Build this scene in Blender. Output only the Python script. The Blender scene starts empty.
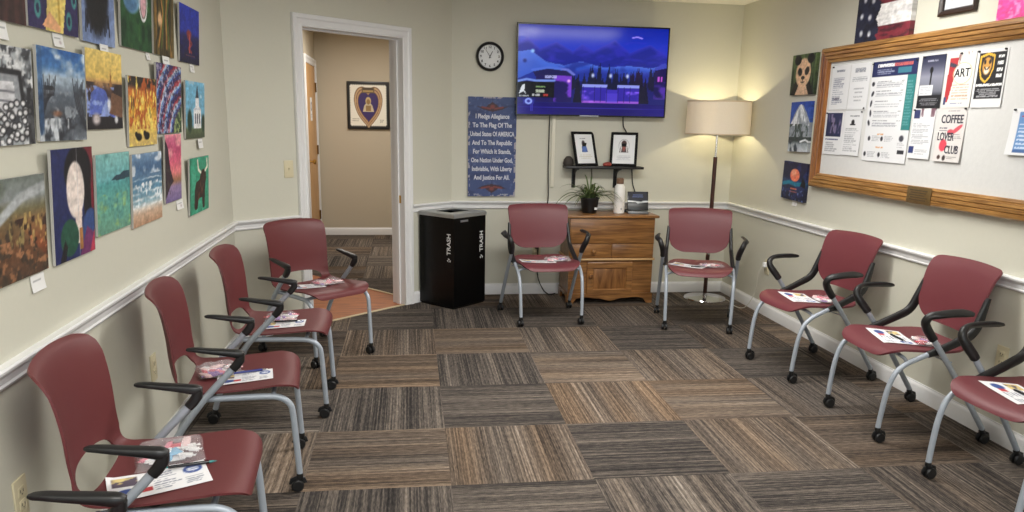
import bpy, bmesh, math, random
import numpy as np
from mathutils import Vector, Matrix
PI = math.pi
rad = math.radians
SC = bpy.context.scene
COL = SC.collection

# ------------------------------------------------------------------ room numbers (metres)
XL, XR, YB = -1.092, 2.8585, 6.483          # left, right and back wall faces
A0 = Vector((XL, 5.153, 0)); B0 = Vector((0.4035, YB, 0))   # ends of the angled door wall
DT = (B0 - A0).normalized()                  # along the angled wall
DN = Vector((DT.y, -DT.x, 0))                # its normal into the room
DL = (B0 - A0).length
ZC = 2.46
YR = -2.6                                    # rear wall
HY = 10.0                                    # hall end wall
ZR0, ZR1 = 0.746, 0.812                      # chair rail

# ------------------------------------------------------------------ materials
def s2l(c):
    return tuple((v/12.92 if v <= 0.04045 else ((v+0.055)/1.055)**2.4) for v in c[:3])
def rgb(r, g, b): return s2l((r/255, g/255, b/255))
_mats = {}
def mat(name, color, rough=0.5, metal=0.0, noise=0.0, nscale=20, bump=0.0, spec=0.5, coat=0.0):
    if name in _mats: return _mats[name]
    m = bpy.data.materials.new(name); m.use_nodes = True
    nt = m.node_tree; b = nt.nodes['Principled BSDF']
    b.inputs['Roughness'].default_value = rough
    b.inputs['Metallic'].default_value = metal
    b.inputs['Specular IOR Level'].default_value = spec
    b.inputs['Coat Weight'].default_value = coat
    tc = nt.nodes.new('ShaderNodeTexCoord')
    n = nt.nodes.new('ShaderNodeTexNoise'); n.inputs['Scale'].default_value = nscale
    n.inputs['Detail'].default_value = 4
    nt.links.new(tc.outputs['Object'], n.inputs['Vector'])
    mx = nt.nodes.new('ShaderNodeMix'); mx.data_type = 'RGBA'
    nt.links.new(n.outputs['Fac'], mx.inputs['Factor'])
    mx.inputs['A'].default_value = (*[c*(1-noise) for c in color], 1)
    mx.inputs['B'].default_value = (*[min(1, c*(1+noise)) for c in color], 1)
    nt.links.new(mx.outputs['Result'], b.inputs['Base Color'])
    if bump:
        bp = nt.nodes.new('ShaderNodeBump'); bp.inputs['Strength'].default_value = bump
        bp.inputs['Distance'].default_value = 0.003
        nt.links.new(n.outputs['Fac'], bp.inputs['Height'])
        nt.links.new(bp.outputs['Normal'], b.inputs['Normal'])
    _mats[name] = m
    return m

def attr_mat(name, rough=0.6, emit=0.0, coat=0.0, bump=0.0):
    if name in _mats: return _mats[name]
    m = bpy.data.materials.new(name); m.use_nodes = True
    nt = m.node_tree; b = nt.nodes['Principled BSDF']
    a = nt.nodes.new('ShaderNodeAttribute'); a.attribute_name = 'Col'
    b.inputs['Roughness'].default_value = rough
    b.inputs['Coat Weight'].default_value = coat
    if emit:
        b.inputs['Base Color'].default_value = (0.005, 0.005, 0.008, 1); b.inputs['Specular IOR Level'].default_value = .3
        nt.links.new(a.outputs['Color'], b.inputs['Emission Color'])
        b.inputs['Emission Strength'].default_value = emit
    else:
        nt.links.new(a.outputs['Color'], b.inputs['Base Color'])
    if bump:
        tc = nt.nodes.new('ShaderNodeTexCoord')
        n = nt.nodes.new('ShaderNodeTexNoise'); n.inputs['Scale'].default_value = 60
        nt.links.new(tc.outputs['Object'], n.inputs['Vector'])
        bp = nt.nodes.new('ShaderNodeBump'); bp.inputs['Strength'].default_value = bump; bp.inputs['Distance'].default_value = 0.002
        nt.links.new(n.outputs['Fac'], bp.inputs['Height']); nt.links.new(bp.outputs['Normal'], b.inputs['Normal'])
    _mats[name] = m
    return m

def wood_mat(name, dark, light, rough=0.4, scale=(3, 40, 40), coat=0.1):
    if name in _mats: return _mats[name]
    m = bpy.data.materials.new(name); m.use_nodes = True
    nt = m.node_tree; b = nt.nodes['Principled BSDF']
    tc = nt.nodes.new('ShaderNodeTexCoord'); mp = nt.nodes.new('ShaderNodeMapping')
    mp.inputs['Scale'].default_value = scale
    n = nt.nodes.new('ShaderNodeTexNoise'); n.inputs['Scale'].default_value = 1.0; n.inputs['Detail'].default_value = 5
    n.inputs['Distortion'].default_value = 0.6
    r = nt.nodes.new('ShaderNodeValToRGB')
    r.color_ramp.elements[0].position = 0.33; r.color_ramp.elements[0].color = (*dark, 1)
    r.color_ramp.elements[1].position = 0.68; r.color_ramp.elements[1].color = (*light, 1)
    nt.links.new(tc.outputs['Object'], mp.inputs['Vector']); nt.links.new(mp.outputs['Vector'], n.inputs['Vector'])
    nt.links.new(n.outputs['Fac'], r.inputs['Fac']); nt.links.new(r.outputs['Color'], b.inputs['Base Color'])
    b.inputs['Roughness'].default_value = rough; b.inputs['Coat Weight'].default_value = coat
    _mats[name] = m
    return m

def emit_mat(name, color, strength):
    m = bpy.data.materials.new(name); m.use_nodes = True
    b = m.node_tree.nodes['Principled BSDF']
    b.inputs['Base Color'].default_value = (0.8, 0.8, 0.8, 1)
    b.inputs['Emission Color'].default_value = (*color, 1)
    b.inputs['Emission Strength'].default_value = strength
    return m

def carpet_mat():
    m = bpy.data.materials.new('striped_carpet'); m.use_nodes = True
    nt = m.node_tree; N = nt.nodes; L = nt.links; b = N['Principled BSDF']
    b.inputs['Roughness'].default_value = 0.95; b.inputs['Specular IOR Level'].default_value = 0.1
    at = N.new('ShaderNodeAttribute'); at.attribute_name = 'Tile'      # r tone, g warmth, b seed
    uv = N.new('ShaderNodeUVMap'); uv.uv_map = 'UVMap'                  # x across the stripes (m), y along them
    sp = N.new('ShaderNodeSeparateXYZ'); L.new(uv.outputs['UV'], sp.inputs[0])
    sc = N.new('ShaderNodeSeparateColor'); L.new(at.outputs['Color'], sc.inputs[0])
    def math_(op, a, v=None, v2=None):
        k = N.new('ShaderNodeMath'); k.operation = op
        if isinstance(a, (int, float)): k.inputs[0].default_value = a
        else: L.new(a, k.inputs[0])
        if v is not None:
            if isinstance(v, (int, float)): k.inputs[1].default_value = v
            else: L.new(v, k.inputs[1])
        if v2 is not None:
            if isinstance(v2, (int, float)): k.inputs[2].default_value = v2
            else: L.new(v2, k.inputs[2])
        return k.outputs[0]
    seed = math_('MULTIPLY', sc.outputs[2], 37.0)
    def stripe(fx, fy, det, ofs):
        cb = N.new('ShaderNodeCombineXYZ')
        L.new(math_('MULTIPLY', sp.outputs[0], fx), cb.inputs[0])
        L.new(math_('MULTIPLY', sp.outputs[1], fy), cb.inputs[1])
        L.new(math_('ADD', seed, ofs), cb.inputs[2])
        n = N.new('ShaderNodeTexNoise'); n.inputs['Scale'].default_value = 1; n.inputs['Detail'].default_value = det
        L.new(cb.outputs[0], n.inputs['Vector']); return n.outputs['Fac']
    fine = stripe(120, .9, 2.0, 0)
    band = stripe(11, 0.4, 1.0, 5)
    pile = stripe(420, 420, 1.0, 9)
    dash = stripe(150, 26, 1.0, 21)
    t = math_('MULTIPLY_ADD', fine, 1.15, -0.575)
    t = math_('MULTIPLY_ADD', band, 0.55, t)
    t = math_('MULTIPLY_ADD', pile, 0.45, t)
    t = math_('MULTIPLY_ADD', dash, 0.55, t)
    t = math_('ADD', t, math_('ADD', sc.outputs[0], -0.87))
    r = N.new('ShaderNodeValToRGB'); e = r.color_ramp.elements
    e[0].position = 0.0; e[0].color = (0.020, 0.018, 0.018, 1)
    e[1].position = 1.0; e[1].color = (0.42, 0.37, 0.32, 1)
    for p, c in ((0.25, (0.050, 0.044, 0.041)), (0.5, (0.125, 0.105, 0.090)), (0.75, (0.24, 0.20, 0.165))):
        k = e.new(p); k.color = (*c, 1)
    L.new(t, r.inputs['Fac'])
    warm = N.new('ShaderNodeMix'); warm.data_type = 'RGBA'; warm.blend_type = 'MULTIPLY'
    wb = math_('MULTIPLY', stripe(6, 0.3, 0.0, 15), sc.outputs[1]); 
    wb = math_('MULTIPLY_ADD', wb, 2.2, -0.35)
    wc = N.new('ShaderNodeClamp'); L.new(wb, wc.inputs[0])
    L.new(wc.outputs[0], warm.inputs['Factor'])
    L.new(r.outputs['Color'], warm.inputs['A']); warm.inputs['B'].default_value = (1.05, 0.87, 0.70, 1)
    L.new(warm.outputs['Result'], b.inputs['Base Color'])
    bp = N.new('ShaderNodeBump'); bp.inputs['Strength'].default_value = 0.4; bp.inputs['Distance'].default_value = 0.004
    L.new(math_('ADD', fine, pile), bp.inputs['Height']); L.new(bp.outputs['Normal'], b.inputs['Normal'])
    return m

WALL = mat('wall_paint', rgb(207, 205, 190), 0.7, noise=0.02, nscale=60, bump=0.08)
HALLWALL = mat('hall_paint', rgb(196, 185, 164), 0.75, noise=0.02, nscale=60)
TRIM = mat('white_trim', rgb(232, 232, 232), 0.35)
CEIL = mat('ceiling_white', rgb(238, 236, 228), 0.9, noise=0.03, nscale=150)
MAROON = mat('maroon_plastic', rgb(101, 45, 47), 0.5, noise=0.04, nscale=300, bump=0.06)
MAROON2 = mat('dusky_maroon_plastic', rgb(106, 48, 54), 0.5, noise=0.04, nscale=300, bump=0.06)
BLACK = mat('black_plastic', rgb(26, 26, 27), 0.4)
BLACKG = mat('black_gloss', rgb(10, 10, 11), 0.18)
SILVER = mat('silver_paint', rgb(168, 176, 186), 0.38, metal=0.15)
CHROME = mat('chrome', (0.75, 0.75, 0.75), 0.12, metal=1.0)
ALU = mat('brushed_aluminium', rgb(176, 178, 178), 0.35, metal=0.6)
PAPER = mat('paper_white', rgb(238, 238, 236), 0.7)
IVORY = mat('ivory_plastic', rgb(212, 202, 170), 0.4)
WHITEP = mat('white_plastic', rgb(238, 238, 238), 0.35)
DARKSLOT = mat('dark_slot', rgb(50, 46, 40), 0.6)
BRASS = mat('brass', rgb(190, 150, 80), 0.3, metal=0.9)
PINE = wood_mat('honey_pine', rgb(108, 70, 36), rgb(162, 114, 64), 0.35, (4, 30, 45))
PINEDK = wood_mat('honey_pine_panel', rgb(102, 64, 32), rgb(152, 104, 58), 0.35, (30, 30, 5))
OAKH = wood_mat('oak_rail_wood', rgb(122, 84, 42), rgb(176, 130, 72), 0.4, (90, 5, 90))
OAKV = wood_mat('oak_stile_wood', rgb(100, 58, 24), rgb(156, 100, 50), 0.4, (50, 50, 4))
DOORW = wood_mat('maple_door_wood', rgb(190, 140, 84), rgb(214, 166, 108), 0.4, (30, 30, 3))
FLOORW = wood_mat('wood_plank', rgb(140, 74, 36), rgb(190, 112, 60), 0.4, (5, 40, 5))
WALNUT = mat('dark_walnut', rgb(62, 30, 20), 0.35, noise=0.2, nscale=30)
ART = attr_mat('painted_canvas', 0.6, bump=0.25)
PRINT = attr_mat('printed_paper', 0.6)

# ------------------------------------------------------------------ object helpers
def tag(o, label, cat, group=None):
    o['label'] = label; o['category'] = cat
    if group: o['group'] = group
    return o
def thing(name, label, cat, loc=(0, 0, 0), rz=0, group=None):
    o = bpy.data.objects.new(name, None); COL.objects.link(o)
    o.empty_display_size = 0.05
    o.location = loc; o.rotation_euler = (0, 0, rz)
    return tag(o, label, cat, group)
def link(o, parent=None):
    COL.objects.link(o)
    if parent is not None: o.parent = parent
    return o
def copy_tree(o, parent=None):
    c = o.copy(); COL.objects.link(c)
    if parent is not None:
        c.parent = parent; c.matrix_parent_inverse = o.matrix_parent_inverse.copy()
    for ch in list(o.children): copy_tree(ch, c)
    return c

class MB:
    """collects shapes; build() links them as one mesh object"""
    def __init__(s): s.bm = bmesh.new()
    def verts(s, pts): return [s.bm.verts.new(p) for p in pts]
    def face(s, vs):
        try: return s.bm.faces.new(vs)
        except ValueError: return None
    def box(s, lo, hi, mx=None, bev=0.0):
        P = [Vector((x, y, z)) for z in (lo[2], hi[2]) for y in (lo[1], hi[1]) for x in (lo[0], hi[0])]
        if mx is not None: P = [mx @ p for p in P]
        v = s.verts(P); fs = []
        for q in ((0, 2, 3, 1), (4, 5, 7, 6), (0, 1, 5, 4), (2, 6, 7, 3), (0, 4, 6, 2), (1, 3, 7, 5)):
            fs.append(s.face([v[i] for i in q]))
        if bev:
            es = list({e for f in fs for e in f.edges})
            bmesh.ops.bevel(s.bm, geom=es, offset=bev, segments=2, affect='EDGES', profile=0.5)
        return s
    def sweep(s, pts, ws, hs=None, seg=12, power=2.0, up=None, caps=True):
        """tube along pts; ws half-width, hs half-height of a superellipse section"""
        pts = [Vector(p) for p in pts]; n = len(pts)
        if isinstance(ws, (int, float)): ws = [ws]*n
        if hs is None: hs = ws
        if isinstance(hs, (int, float)): hs = [hs]*n
        T = [(pts[min(i+1, n-1)] - pts[max(i-1, 0)]).normalized() for i in range(n)]
        if up is None:
            up = Vector((0, 0, 1)) if abs(T[0].z) < 0.9 else Vector((0, 1, 0))
        up = Vector(up)
        side = T[0].cross(up).normalized()
        rings = []
        for i in range(n):
            side = (side - T[i]*side.dot(T[i])).normalized()
            u2 = side.cross(T[i]).normalized()
            ring = []
            for k in range(seg):
                a = 2*PI*k/seg; c, q = math.cos(a), math.sin(a)
                c = math.copysign(abs(c)**(2/power), c); q = math.copysign(abs(q)**(2/power), q)
                ring.append(s.bm.verts.new(pts[i] + side*c*ws[i] + u2*q*hs[i]))
            rings.append(ring)
        for i in range(n-1):
            for k in range(seg):
                s.face((rings[i][k], rings[i][(k+1) % seg], rings[i+1][(k+1) % seg], rings[i+1][k]))
        if caps:
            s.face(rings[0][::-1]); s.face(rings[-1])
        return s
    def lathe(s, prof, seg=24, c=(0, 0, 0), axis='z', closed=False, caps=True):
        c = Vector(c); rings = []
        for r, h in prof:
            ring = []
            for k in range(seg):
                a = 2*PI*k/seg
                p = Vector((r*math.cos(a), r*math.sin(a), h))
                if axis == 'y': p = Vector((p.x, h, p.y))
                if axis == 'x': p = Vector((h, p.x, p.y))
                ring.append(s.bm.verts.new(c + p))
            rings.append(ring)
        for i in range(len(rings)-1):
            for k in range(seg):
                s.face((rings[i][k], rings[i][(k+1) % seg], rings[i+1][(k+1) % seg], rings[i+1][k]))
        if closed:
            for k in range(seg): s.face((rings[-1][k], rings[-1][(k+1) % seg], rings[0][(k+1) % seg], rings[0][k]))
        elif caps:
            if prof[0][0] > 1e-6: s.face(rings[0][::-1])
            if prof[-1][0] > 1e-6: s.face(rings[-1])
        bmesh.ops.remove_doubles(s.bm, verts=s.bm.verts, dist=1e-6)
        return s
    def prism(s, poly, mx, d0, d1):
        """2-D outline poly in the xy plane of mx, from local z d0 to d1"""
        a = s.verts([mx @ Vector((x, y, d0)) for x, y in poly]); b = s.verts([mx @ Vector((x, y, d1)) for x, y in poly])
        n = len(poly); s.face(a[::-1]); s.face(b)
        for i in range(n): s.face((a[i], a[(i+1) % n], b[(i+1) % n], b[i]))
        return s
    def frame(s, mx, w, h, b, d0, d1, prof=None):
        """rectangular ring, outer w x h centred on mx, border b; prof: list of (0..1 across border, 0..1 depth)"""
        if prof is None: prof = [(0, 0), (0, 1), (1, 1), (1, 0)]
        rings = []
        for q, dd in prof:
            x, y = w/2-b*q, h/2-b*q; z = d0+(d1-d0)*dd
            rings.append(s.verts([mx @ Vector(p) for p in ((-x, -y, z), (x, -y, z), (x, y, z), (-x, y, z))]))
        for i in range(len(rings)-1):
            for k in range(4): s.face((rings[i][k], rings[i][(k+1) % 4], rings[i+1][(k+1) % 4], rings[i+1][k]))
        return s
    def surface(s, P, faces, thick):
        """P list of points, faces index tuples; solidified downwards along normals"""
        top = s.verts(P)
        fl = [f for f in (s.face([top[i] for i in q]) for q in faces) if f]
        s.bm.normal_update()
        nn = [v.normal.copy() for v in top]
        bot = s.verts([Vector(P[i]) - nn[i]*thick for i in range(len(P))])
        cnt = {}
        for q in faces:
            for a, b in zip(q, q[1:]+q[:1]): cnt[(a, b)] = cnt.get((a, b), 0)+1
            s.face([bot[i] for i in q[::-1]])
        for (a, b) in list(cnt):
            if (b, a) not in cnt: s.face((top[b], top[a], bot[a], bot[b]))
        for v in [v for v in top+bot if not v.link_faces]: s.bm.verts.remove(v)
        return s
    def build(s, name, m, parent=None, smooth=35, recalc=True):
        if recalc: bmesh.ops.recalc_face_normals(s.bm, faces=s.bm.faces)
        me = bpy.data.meshes.new(name); s.bm.to_mesh(me); s.bm.free()
        me.materials.append(m)
        if smooth:
            for p in me.polygons: p.use_smooth = True
            me.set_sharp_from_angle(angle=rad(smooth))
        return link(bpy.data.objects.new(name, me), parent)

def struct(o): o['kind'] = 'structure'; return o
def spline(pts, n):
    """Catmull-Rom through pts, n samples, roughly even"""
    P = [np.array(p, float) for p in pts]
    P = [2*P[0]-P[1]] + P + [2*P[-1]-P[-2]]
    out = []
    for i in range(1, len(P)-2):
        for k in range(12):
            t = k/12; a, b, c, d = P[i-1], P[i], P[i+1], P[i+2]
            out.append(0.5*((2*b)+(-a+c)*t+(2*a-5*b+4*c-d)*t*t+(-a+3*b-3*c+d)*t**3))
    out.append(P[-2]); out = np.array(out)
    L = np.concatenate([[0], np.cumsum(np.linalg.norm(np.diff(out, axis=0), axis=1))])
    t = np.linspace(0, L[-1], n)
    return np.stack([np.interp(t, L, out[:, k]) for k in range(out.shape[1])], 1)

def frame_mx(o, x, z):
    """matrix at o with local x along x, local z along the normal z, local y = z cross x"""
    x = Vector(x).normalized(); z = Vector(z).normalized(); y = z.cross(x).normalized()
    m = Matrix((( x.x, y.x, z.x, o[0]), (x.y, y.y, z.y, o[1]), (x.z, y.z, z.z, o[2]), (0, 0, 0, 1)))
    return m
def left_mx(y, z, off=0.0): return frame_mx((XL+off, y, z), (0, 1, 0), (1, 0, 0))
def right_mx(y, z, off=0.0): return frame_mx((XR-off, y, z), (0, -1, 0), (-1, 0, 0))
def back_mx(x, z, off=0.0): return frame_mx((x, YB-off, z), (1, 0, 0), (0, -1, 0))
def door_mx(t, z, off=0.0):
    p = A0 + DT*t + DN*off
    return frame_mx((p.x, p.y, z), DT, DN)

def lettering(name, body, size, m, parent, mx, bold=0.0, align='CENTER', depth=0.0006, sx=1.0):
    cu = bpy.data.curves.new(name, 'FONT'); cu.body = body; cu.size = size
    cu.align_x = align; cu.align_y = 'CENTER'; cu.extrude = depth; cu.offset = bold; cu.resolution_u = 3
    o = bpy.data.objects.new(name, cu); COL.objects.link(o)
    dg = bpy.context.evaluated_depsgraph_get()
    me = bpy.data.meshes.new_from_object(o.evaluated_get(dg))
    bpy.data.objects.remove(o); bpy.data.curves.remove(cu)
    me.transform(mx @ Matrix.Diagonal((sx, 1, 1, 1))); me.materials.clear(); me.materials.append(m)
    me.name = name
    r = link(bpy.data.objects.new(name, me), parent)
    return r

# ------------------------------------------------------------------ picture painting (numpy, per-vertex colour)
class Pic:
    def __init__(s, nx, ny, asp=1.0, seed=0):
        s.u, s.v = np.meshgrid(np.linspace(0, 1, nx), np.linspace(0, 1, ny))   # v = 0 bottom
        s.c = np.ones((ny, nx, 3)); s.rng = np.random.RandomState(seed); s.asp = asp
    def _c(s, c): return np.array(c, float)/255
    def fill(s, c): s.c[:] = s._c(c); return s
    def grad(s, stops):
        vs = [p for p, _ in stops]; cs = np.array([s._c(c) for _, c in stops])
        for k in range(3): s.c[..., k] = np.interp(s.v, vs, cs[:, k])
        return s
    def noise(s, fx, fy, oct=3):
        out = np.zeros_like(s.u); amp = 1; tot = 0
        for o in range(oct):
            gx, gy = int(max(2, fx*2**o))+2, int(max(2, fy*2**o))+2
            g = s.rng.rand(gy, gx); x = s.u*(gx-2); y = s.v*(gy-2)
            i, j = x.astype(int), y.astype(int); a, b = x-i, y-j
            a = a*a*(3-2*a); b = b*b*(3-2*b)
            out += amp*((g[j, i]*(1-a)+g[j, i+1]*a)*(1-b)+(g[j+1, i]*(1-a)+g[j+1, i+1]*a)*b)
            tot += amp; amp *= 0.55
        return out/tot
    def mix(s, m, c):
        m = np.clip(m, 0, 1)[..., None]; s.c = s.c*(1-m)+s._c(c)*m; return s
    def rect(s, x0, x1, y0, y1, c, a=1.0):
        return s.mix(((s.u >= x0) & (s.u <= x1) & (s.v >= y0) & (s.v <= y1))*a, c)
    def blob(s, x, y, rx, ry, c, soft=0.12, a=1.0, rot=0):
        dx, dy = s.u-x, s.v-y; q, r = math.cos(rot), math.sin(rot)
        d = np.sqrt(((dx*q+dy*r)/rx)**2+((-dx*r+dy*q)/ry)**2)
        return s.mix(np.clip((1+soft-d)/(2*soft+1e-6), 0, 1)*a, c)
    def ring(s, x, y, rx, ry, w, c, a=1.0):
        d = np.sqrt(((s.u-x)/rx)**2+((s.v-y)/ry)**2)
        return s.mix(np.clip((w-np.abs(d-1))/w*2, 0, 1)*a, c)
    def poly(s, pts, c, a=1.0):
        ins = np.zeros(s.u.shape, bool); n = len(pts)
        for i in range(n):
            (x0, y0), (x1, y1) = pts[i], pts[(i+1) % n]
            if y0 == y1: continue
            cr = ((s.v >= min(y0, y1)) & (s.v < max(y0, y1))) & (s.u < x0+(s.v-y0)*(x1-x0)/(y1-y0))
            ins ^= cr
        return s.mix(ins*a, c)
    def line(s, pts, w, c, a=1.0):
        d = np.full(s.u.shape, 9.0)
        for (x0, y0), (x1, y1) in zip(pts, pts[1:]):
            dx, dy = x1-x0, (y1-y0); l2 = dx*dx+dy*dy+1e-9
            t = np.clip(((s.u-x0)*dx+(s.v-y0)*dy)/l2, 0, 1)
            d = np.minimum(d, np.hypot(s.u-x0-t*dx, s.v-y0-t*dy))
        return s.mix(np.clip((w*1.3-d)/(w*0.6), 0, 1)*a, c)
    def fnmix(s, fx, fy, lo, hi, c, oct=3, a=1.0, region=None):
        n = s.noise(fx, fy, oct); m = np.clip((n-lo)/(hi-lo+1e-6), 0, 1)*a
        if region is not None: m = m*region(s)
        return s.mix(m, c)
    def below(s, fn, c, a=1.0):
        return s.mix((s.v < fn(s.u))*a, c)
    def texts(s, x0, x1, y0, y1, n, c, fill=0.5, a=0.8, ragged=0.3, center=False):
        h = (y1-y0)/n
        for k in range(n):
            y = y1-(k+0.5)*h; w = (x1-x0)*(1-ragged*s.rng.rand())
            xa = x0 if not center else (x0+x1)/2-w/2
            m = (np.abs(s.v-y) < h*fill/2) & (s.u > xa) & (s.u < xa+w) & (s.rng.rand(*s.u.shape) > 0.15)
            s.mix(m*a, c)
        return s

def pic_mesh(name, pic, w, h, mx, m, parent=None, depth=0.0, edge=None, bend=None):
    """a grid w x h centred on mx, coloured by pic; with depth it is a box (stretched canvas)"""
    ny, nx = pic.u.shape
    me = bpy.data.meshes.new(name)
    X = (pic.u-0.5)*w; Y = (pic.v-0.5)*h; Z = np.zeros_like(X)+depth
    if bend is not None: Z = Z + bend(pic.u, pic.v)
    pts = np.stack([X, Y, Z], -1).reshape(-1, 3)
    cols = np.clip(pic.c, 0, 1).reshape(-1, 3)
    idx = np.arange(nx*ny).reshape(ny, nx)
    q = np.stack([idx[:-1, :-1], idx[:-1, 1:], idx[1:, 1:], idx[1:, :-1]], -1).reshape(-1, 4).tolist()
    P = pts.tolist(); C = cols.tolist()
    if depth > 0 and bend is not None:
        base = len(P); n0 = nx*ny
        P += [[a, b, c-depth] for a, b, c in P]; C += C[:n0]
        q += [[i+n0 for i in f[::-1]] for f in q]
        loop = list(idx[0, :]) + list(idx[1:, -1]) + list(idx[-1, -2::-1]) + list(idx[-2:0:-1, 0])
        for k in range(len(loop)):
            a, b = int(loop[k]), int(loop[(k+1) % len(loop)]); q.append([b, a, a+n0, b+n0])
    elif depth > 0:
        loop = list(idx[0, :]) + list(idx[1:, -1]) + list(idx[-1, -2::-1]) + list(idx[-2:0:-1, 0])
        base = len(P)
        for i in loop:
            P.append(list(pts[i])); C.append(list(edge) if edge is not None else [v*0.85 for v in cols[i]])
        for i in loop:
            P.append([pts[i][0], pts[i][1], 0.0]); C.append(list(edge) if edge is not None else [v*0.85 for v in cols[i]])
        n = len(loop)
        for k in range(n):
            k2 = (k+1) % n
            q.append([base+k2, base+k, base+n+k, base+n+k2])
        q.append([base+n+k for k in range(n)][::-1])
    P = [mx @ Vector(p) for p in P]
    me.from_pydata([tuple(p) for p in P], [], q)
    ca = me.color_attributes.new('Col', 'FLOAT_COLOR', 'POINT')
    C = np.array(C); lin = np.where(C <= 0.04045, C/12.92, ((C+0.055)/1.055)**2.4)
    ca.data.foreach_set('color', np.concatenate([lin, np.ones((len(lin), 1))], 1).astype(np.float32).ravel())
    me.materials.append(m); me.update()
    return link(bpy.data.objects.new(name, me), parent)

# ================================================================== THE ROOM
TS, TOX, TOY, TROT = 0.61, 0.183, 2.933, -0.00909
TONES = {  # (column, row): tone, warmth   (rows count away from the camera)
 (-1,-1):(.47,.3),(0,-1):(.50,.1),(1,-1):(.60,.4),(2,-1):(.45,.1),(3,-1):(.5,.5),
 (-1,0):(.62,.8),(0,0):(.66,.8),(1,0):(.42,.1),(2,0):(.66,.7),(3,0):(.5,.8),
 (-1,1):(.50,.2),(0,1):(.42,.1),(1,1):(.70,1.),(2,1):(.66,.9),(3,1):(.50,.4),
 (-1,2):(.66,.9),(0,2):(.44,.1),(1,2):(.68,.8),(2,2):(.62,.6),(3,2):(.42,.2),
 (-1,3):(.62,.8),(0,3):(.64,.8),(1,3):(.62,.7),(2,3):(.40,.1),(3,3):(.46,.7),
 (-1,4):(.50,.3),(0,4):(.45,.2),(1,4):(.42,.2),(2,4):(.50,.4),(3,4):(.42,.4)}
def carpet(name, i0, i1, j0, j1, clip, hall=False):
    rng = random.Random(5 if not hall else 11)
    bm = bmesh.new(); uvl = bm.loops.layers.uv.new('UVMap'); cl = bm.loops.layers.float_color.new('Tile')
    c, s = math.cos(TROT), math.sin(TROT)
    for j in range(j0, j1):
        for i in range(i0, i1):
            q = [(i, j), (i+1, j), (i+1, j+1), (i, j+1)]
            P = [Vector((TOX+TS*(a*c-b*s), TOY+TS*(b*c+a*s), 0)) for a, b in q]
            f = bm.faces.new([bm.verts.new(p) for p in P])
            tone, warm = TONES.get((i, j), (rng.uniform(.4, .66), rng.uniform(.1, .9)))
            tone = .55+(tone-.55)*.7; seed = rng.random()
            for lp, (a, b) in zip(f.loops, q):
                a, b = (a-i)*TS, (b-j)*TS
                lp[uvl].uv = (a, b) if (i+j) % 2 == 0 else (b, a)
                lp[cl] = (tone, warm, seed, 1)
    for co, no in clip:
        g = list(bm.verts)+list(bm.edges)+list(bm.faces)
        bmesh.ops.bisect_plane(bm, geom=g, plane_co=co, plane_no=no, clear_outer=True)
    me = bpy.data.meshes.new(name); bm.to_mesh(me); bm.free()
    me.materials.append(CARPET)
    return struct(link(bpy.data.objects.new(name, me)))
CARPET = carpet_mat()
WT = 0.14                                         # thickness of the door wall
Dt = lambda t, off=0.0, z=0.0: A0 + DT*t + DN*off + Vector((0, 0, z))
carpet('floor', -4, 6, -10, 8, [((XL-.02, 0, 0), (-1, 0, 0)), ((XR+.02, 0, 0), (1, 0, 0)), ((0, YB+.02, 0), (0, 1, 0)), ((0, YR, 0), (0, -1, 0)), (Dt(0, 0.0), -DN)])
# hall carpet beyond the plank strip
HP = [Vector((-.273, 6.706, 0)), Vector((-.086, 6.49, 0))]
hdir = (HP[1]-HP[0]).normalized(); hn = Vector((hdir.y, -hdir.x, 0))
if hn.y > 0: hn = -hn
hf = carpet('floor_hall', -4, 5, 3, 14, [((XL-.02, 0, 0), (-1, 0, 0)), ((1.3, 0, 0), (1, 0, 0)), ((0, HY+.02, 0), (0, 1, 0)), (HP[1], hn), (Dt(0, -.006), DN)], hall=True)
wp = MB(); wp.prism([(-1.1, 5.12), (-.02, 6.08), (.25, 6.35), (.25, 6.9), (-1.1, 8.0)], Matrix.Identity(4), -0.03, -0.001)
struct(wp.build('floor_plank', FLOORW))
st = MB()
def strip(mb, a, b, w=0.012, h=0.006):
    a, b = Vector(a), Vector(b); d = (b-a).normalized(); n = Vector((-d.y, d.x, 0))*w
    mb.prism([tuple((a+n)[:2]), tuple((b+n)[:2]), tuple((b-n)[:2]), tuple((a-n)[:2])], Matrix.Identity(4), 0.0, h)
strip(st, Dt(0.585, -0.005), Dt(1.46, -0.005)); strip(st, HP[0]+(HP[0]-HP[1])*2.6, HP[1]+(HP[1]-HP[0])*.1)
struct(st.build('trim_threshold', mat('threshold_metal', rgb(214, 196, 160), 0.4)))

def wallbox(name, lo, hi, m): return struct(MB().box(lo, hi).build(name, m, smooth=0))
wallbox('wall_left', (XL-.1, YR, 0), (XL, 5.153, ZC), WALL)
wallbox('wall_right', (XR, YR, 0), (XR+.1, YB+.1, ZC), WALL)
wallbox('wall_back', (B0.x, YB, 0), (XR, YB+.1, ZC), WALL)
wallbox('ceiling', (XL-.1, YR-.1, ZC), (XR+.1, YB+.1, ZC+.08), CEIL)
# rear wall with a wide window behind the camera
w = MB(); w.box((XL, YR-.1, 0), (-.5, YR, ZC)); w.box((2.3, YR-.1, 0), (XR, YR, ZC)); w.box((-.5, YR-.1, 0), (2.3, YR, .8)); w.box((-.5, YR-.1, 2.2), (2.3, YR, ZC))
struct(w.build('wall_rear', WALL, smooth=0))
mw = frame_mx((.9, YR-.05, 1.5), (-1, 0, 0), (0, 1, 0))
w = MB(); w.frame(mw, 2.8, 1.4, .06, -.04, .04); w.box((-.02, -.64, -.03), (.02, .64, .03), mw)
struct(w.build('window_1', TRIM, smooth=0))

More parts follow.
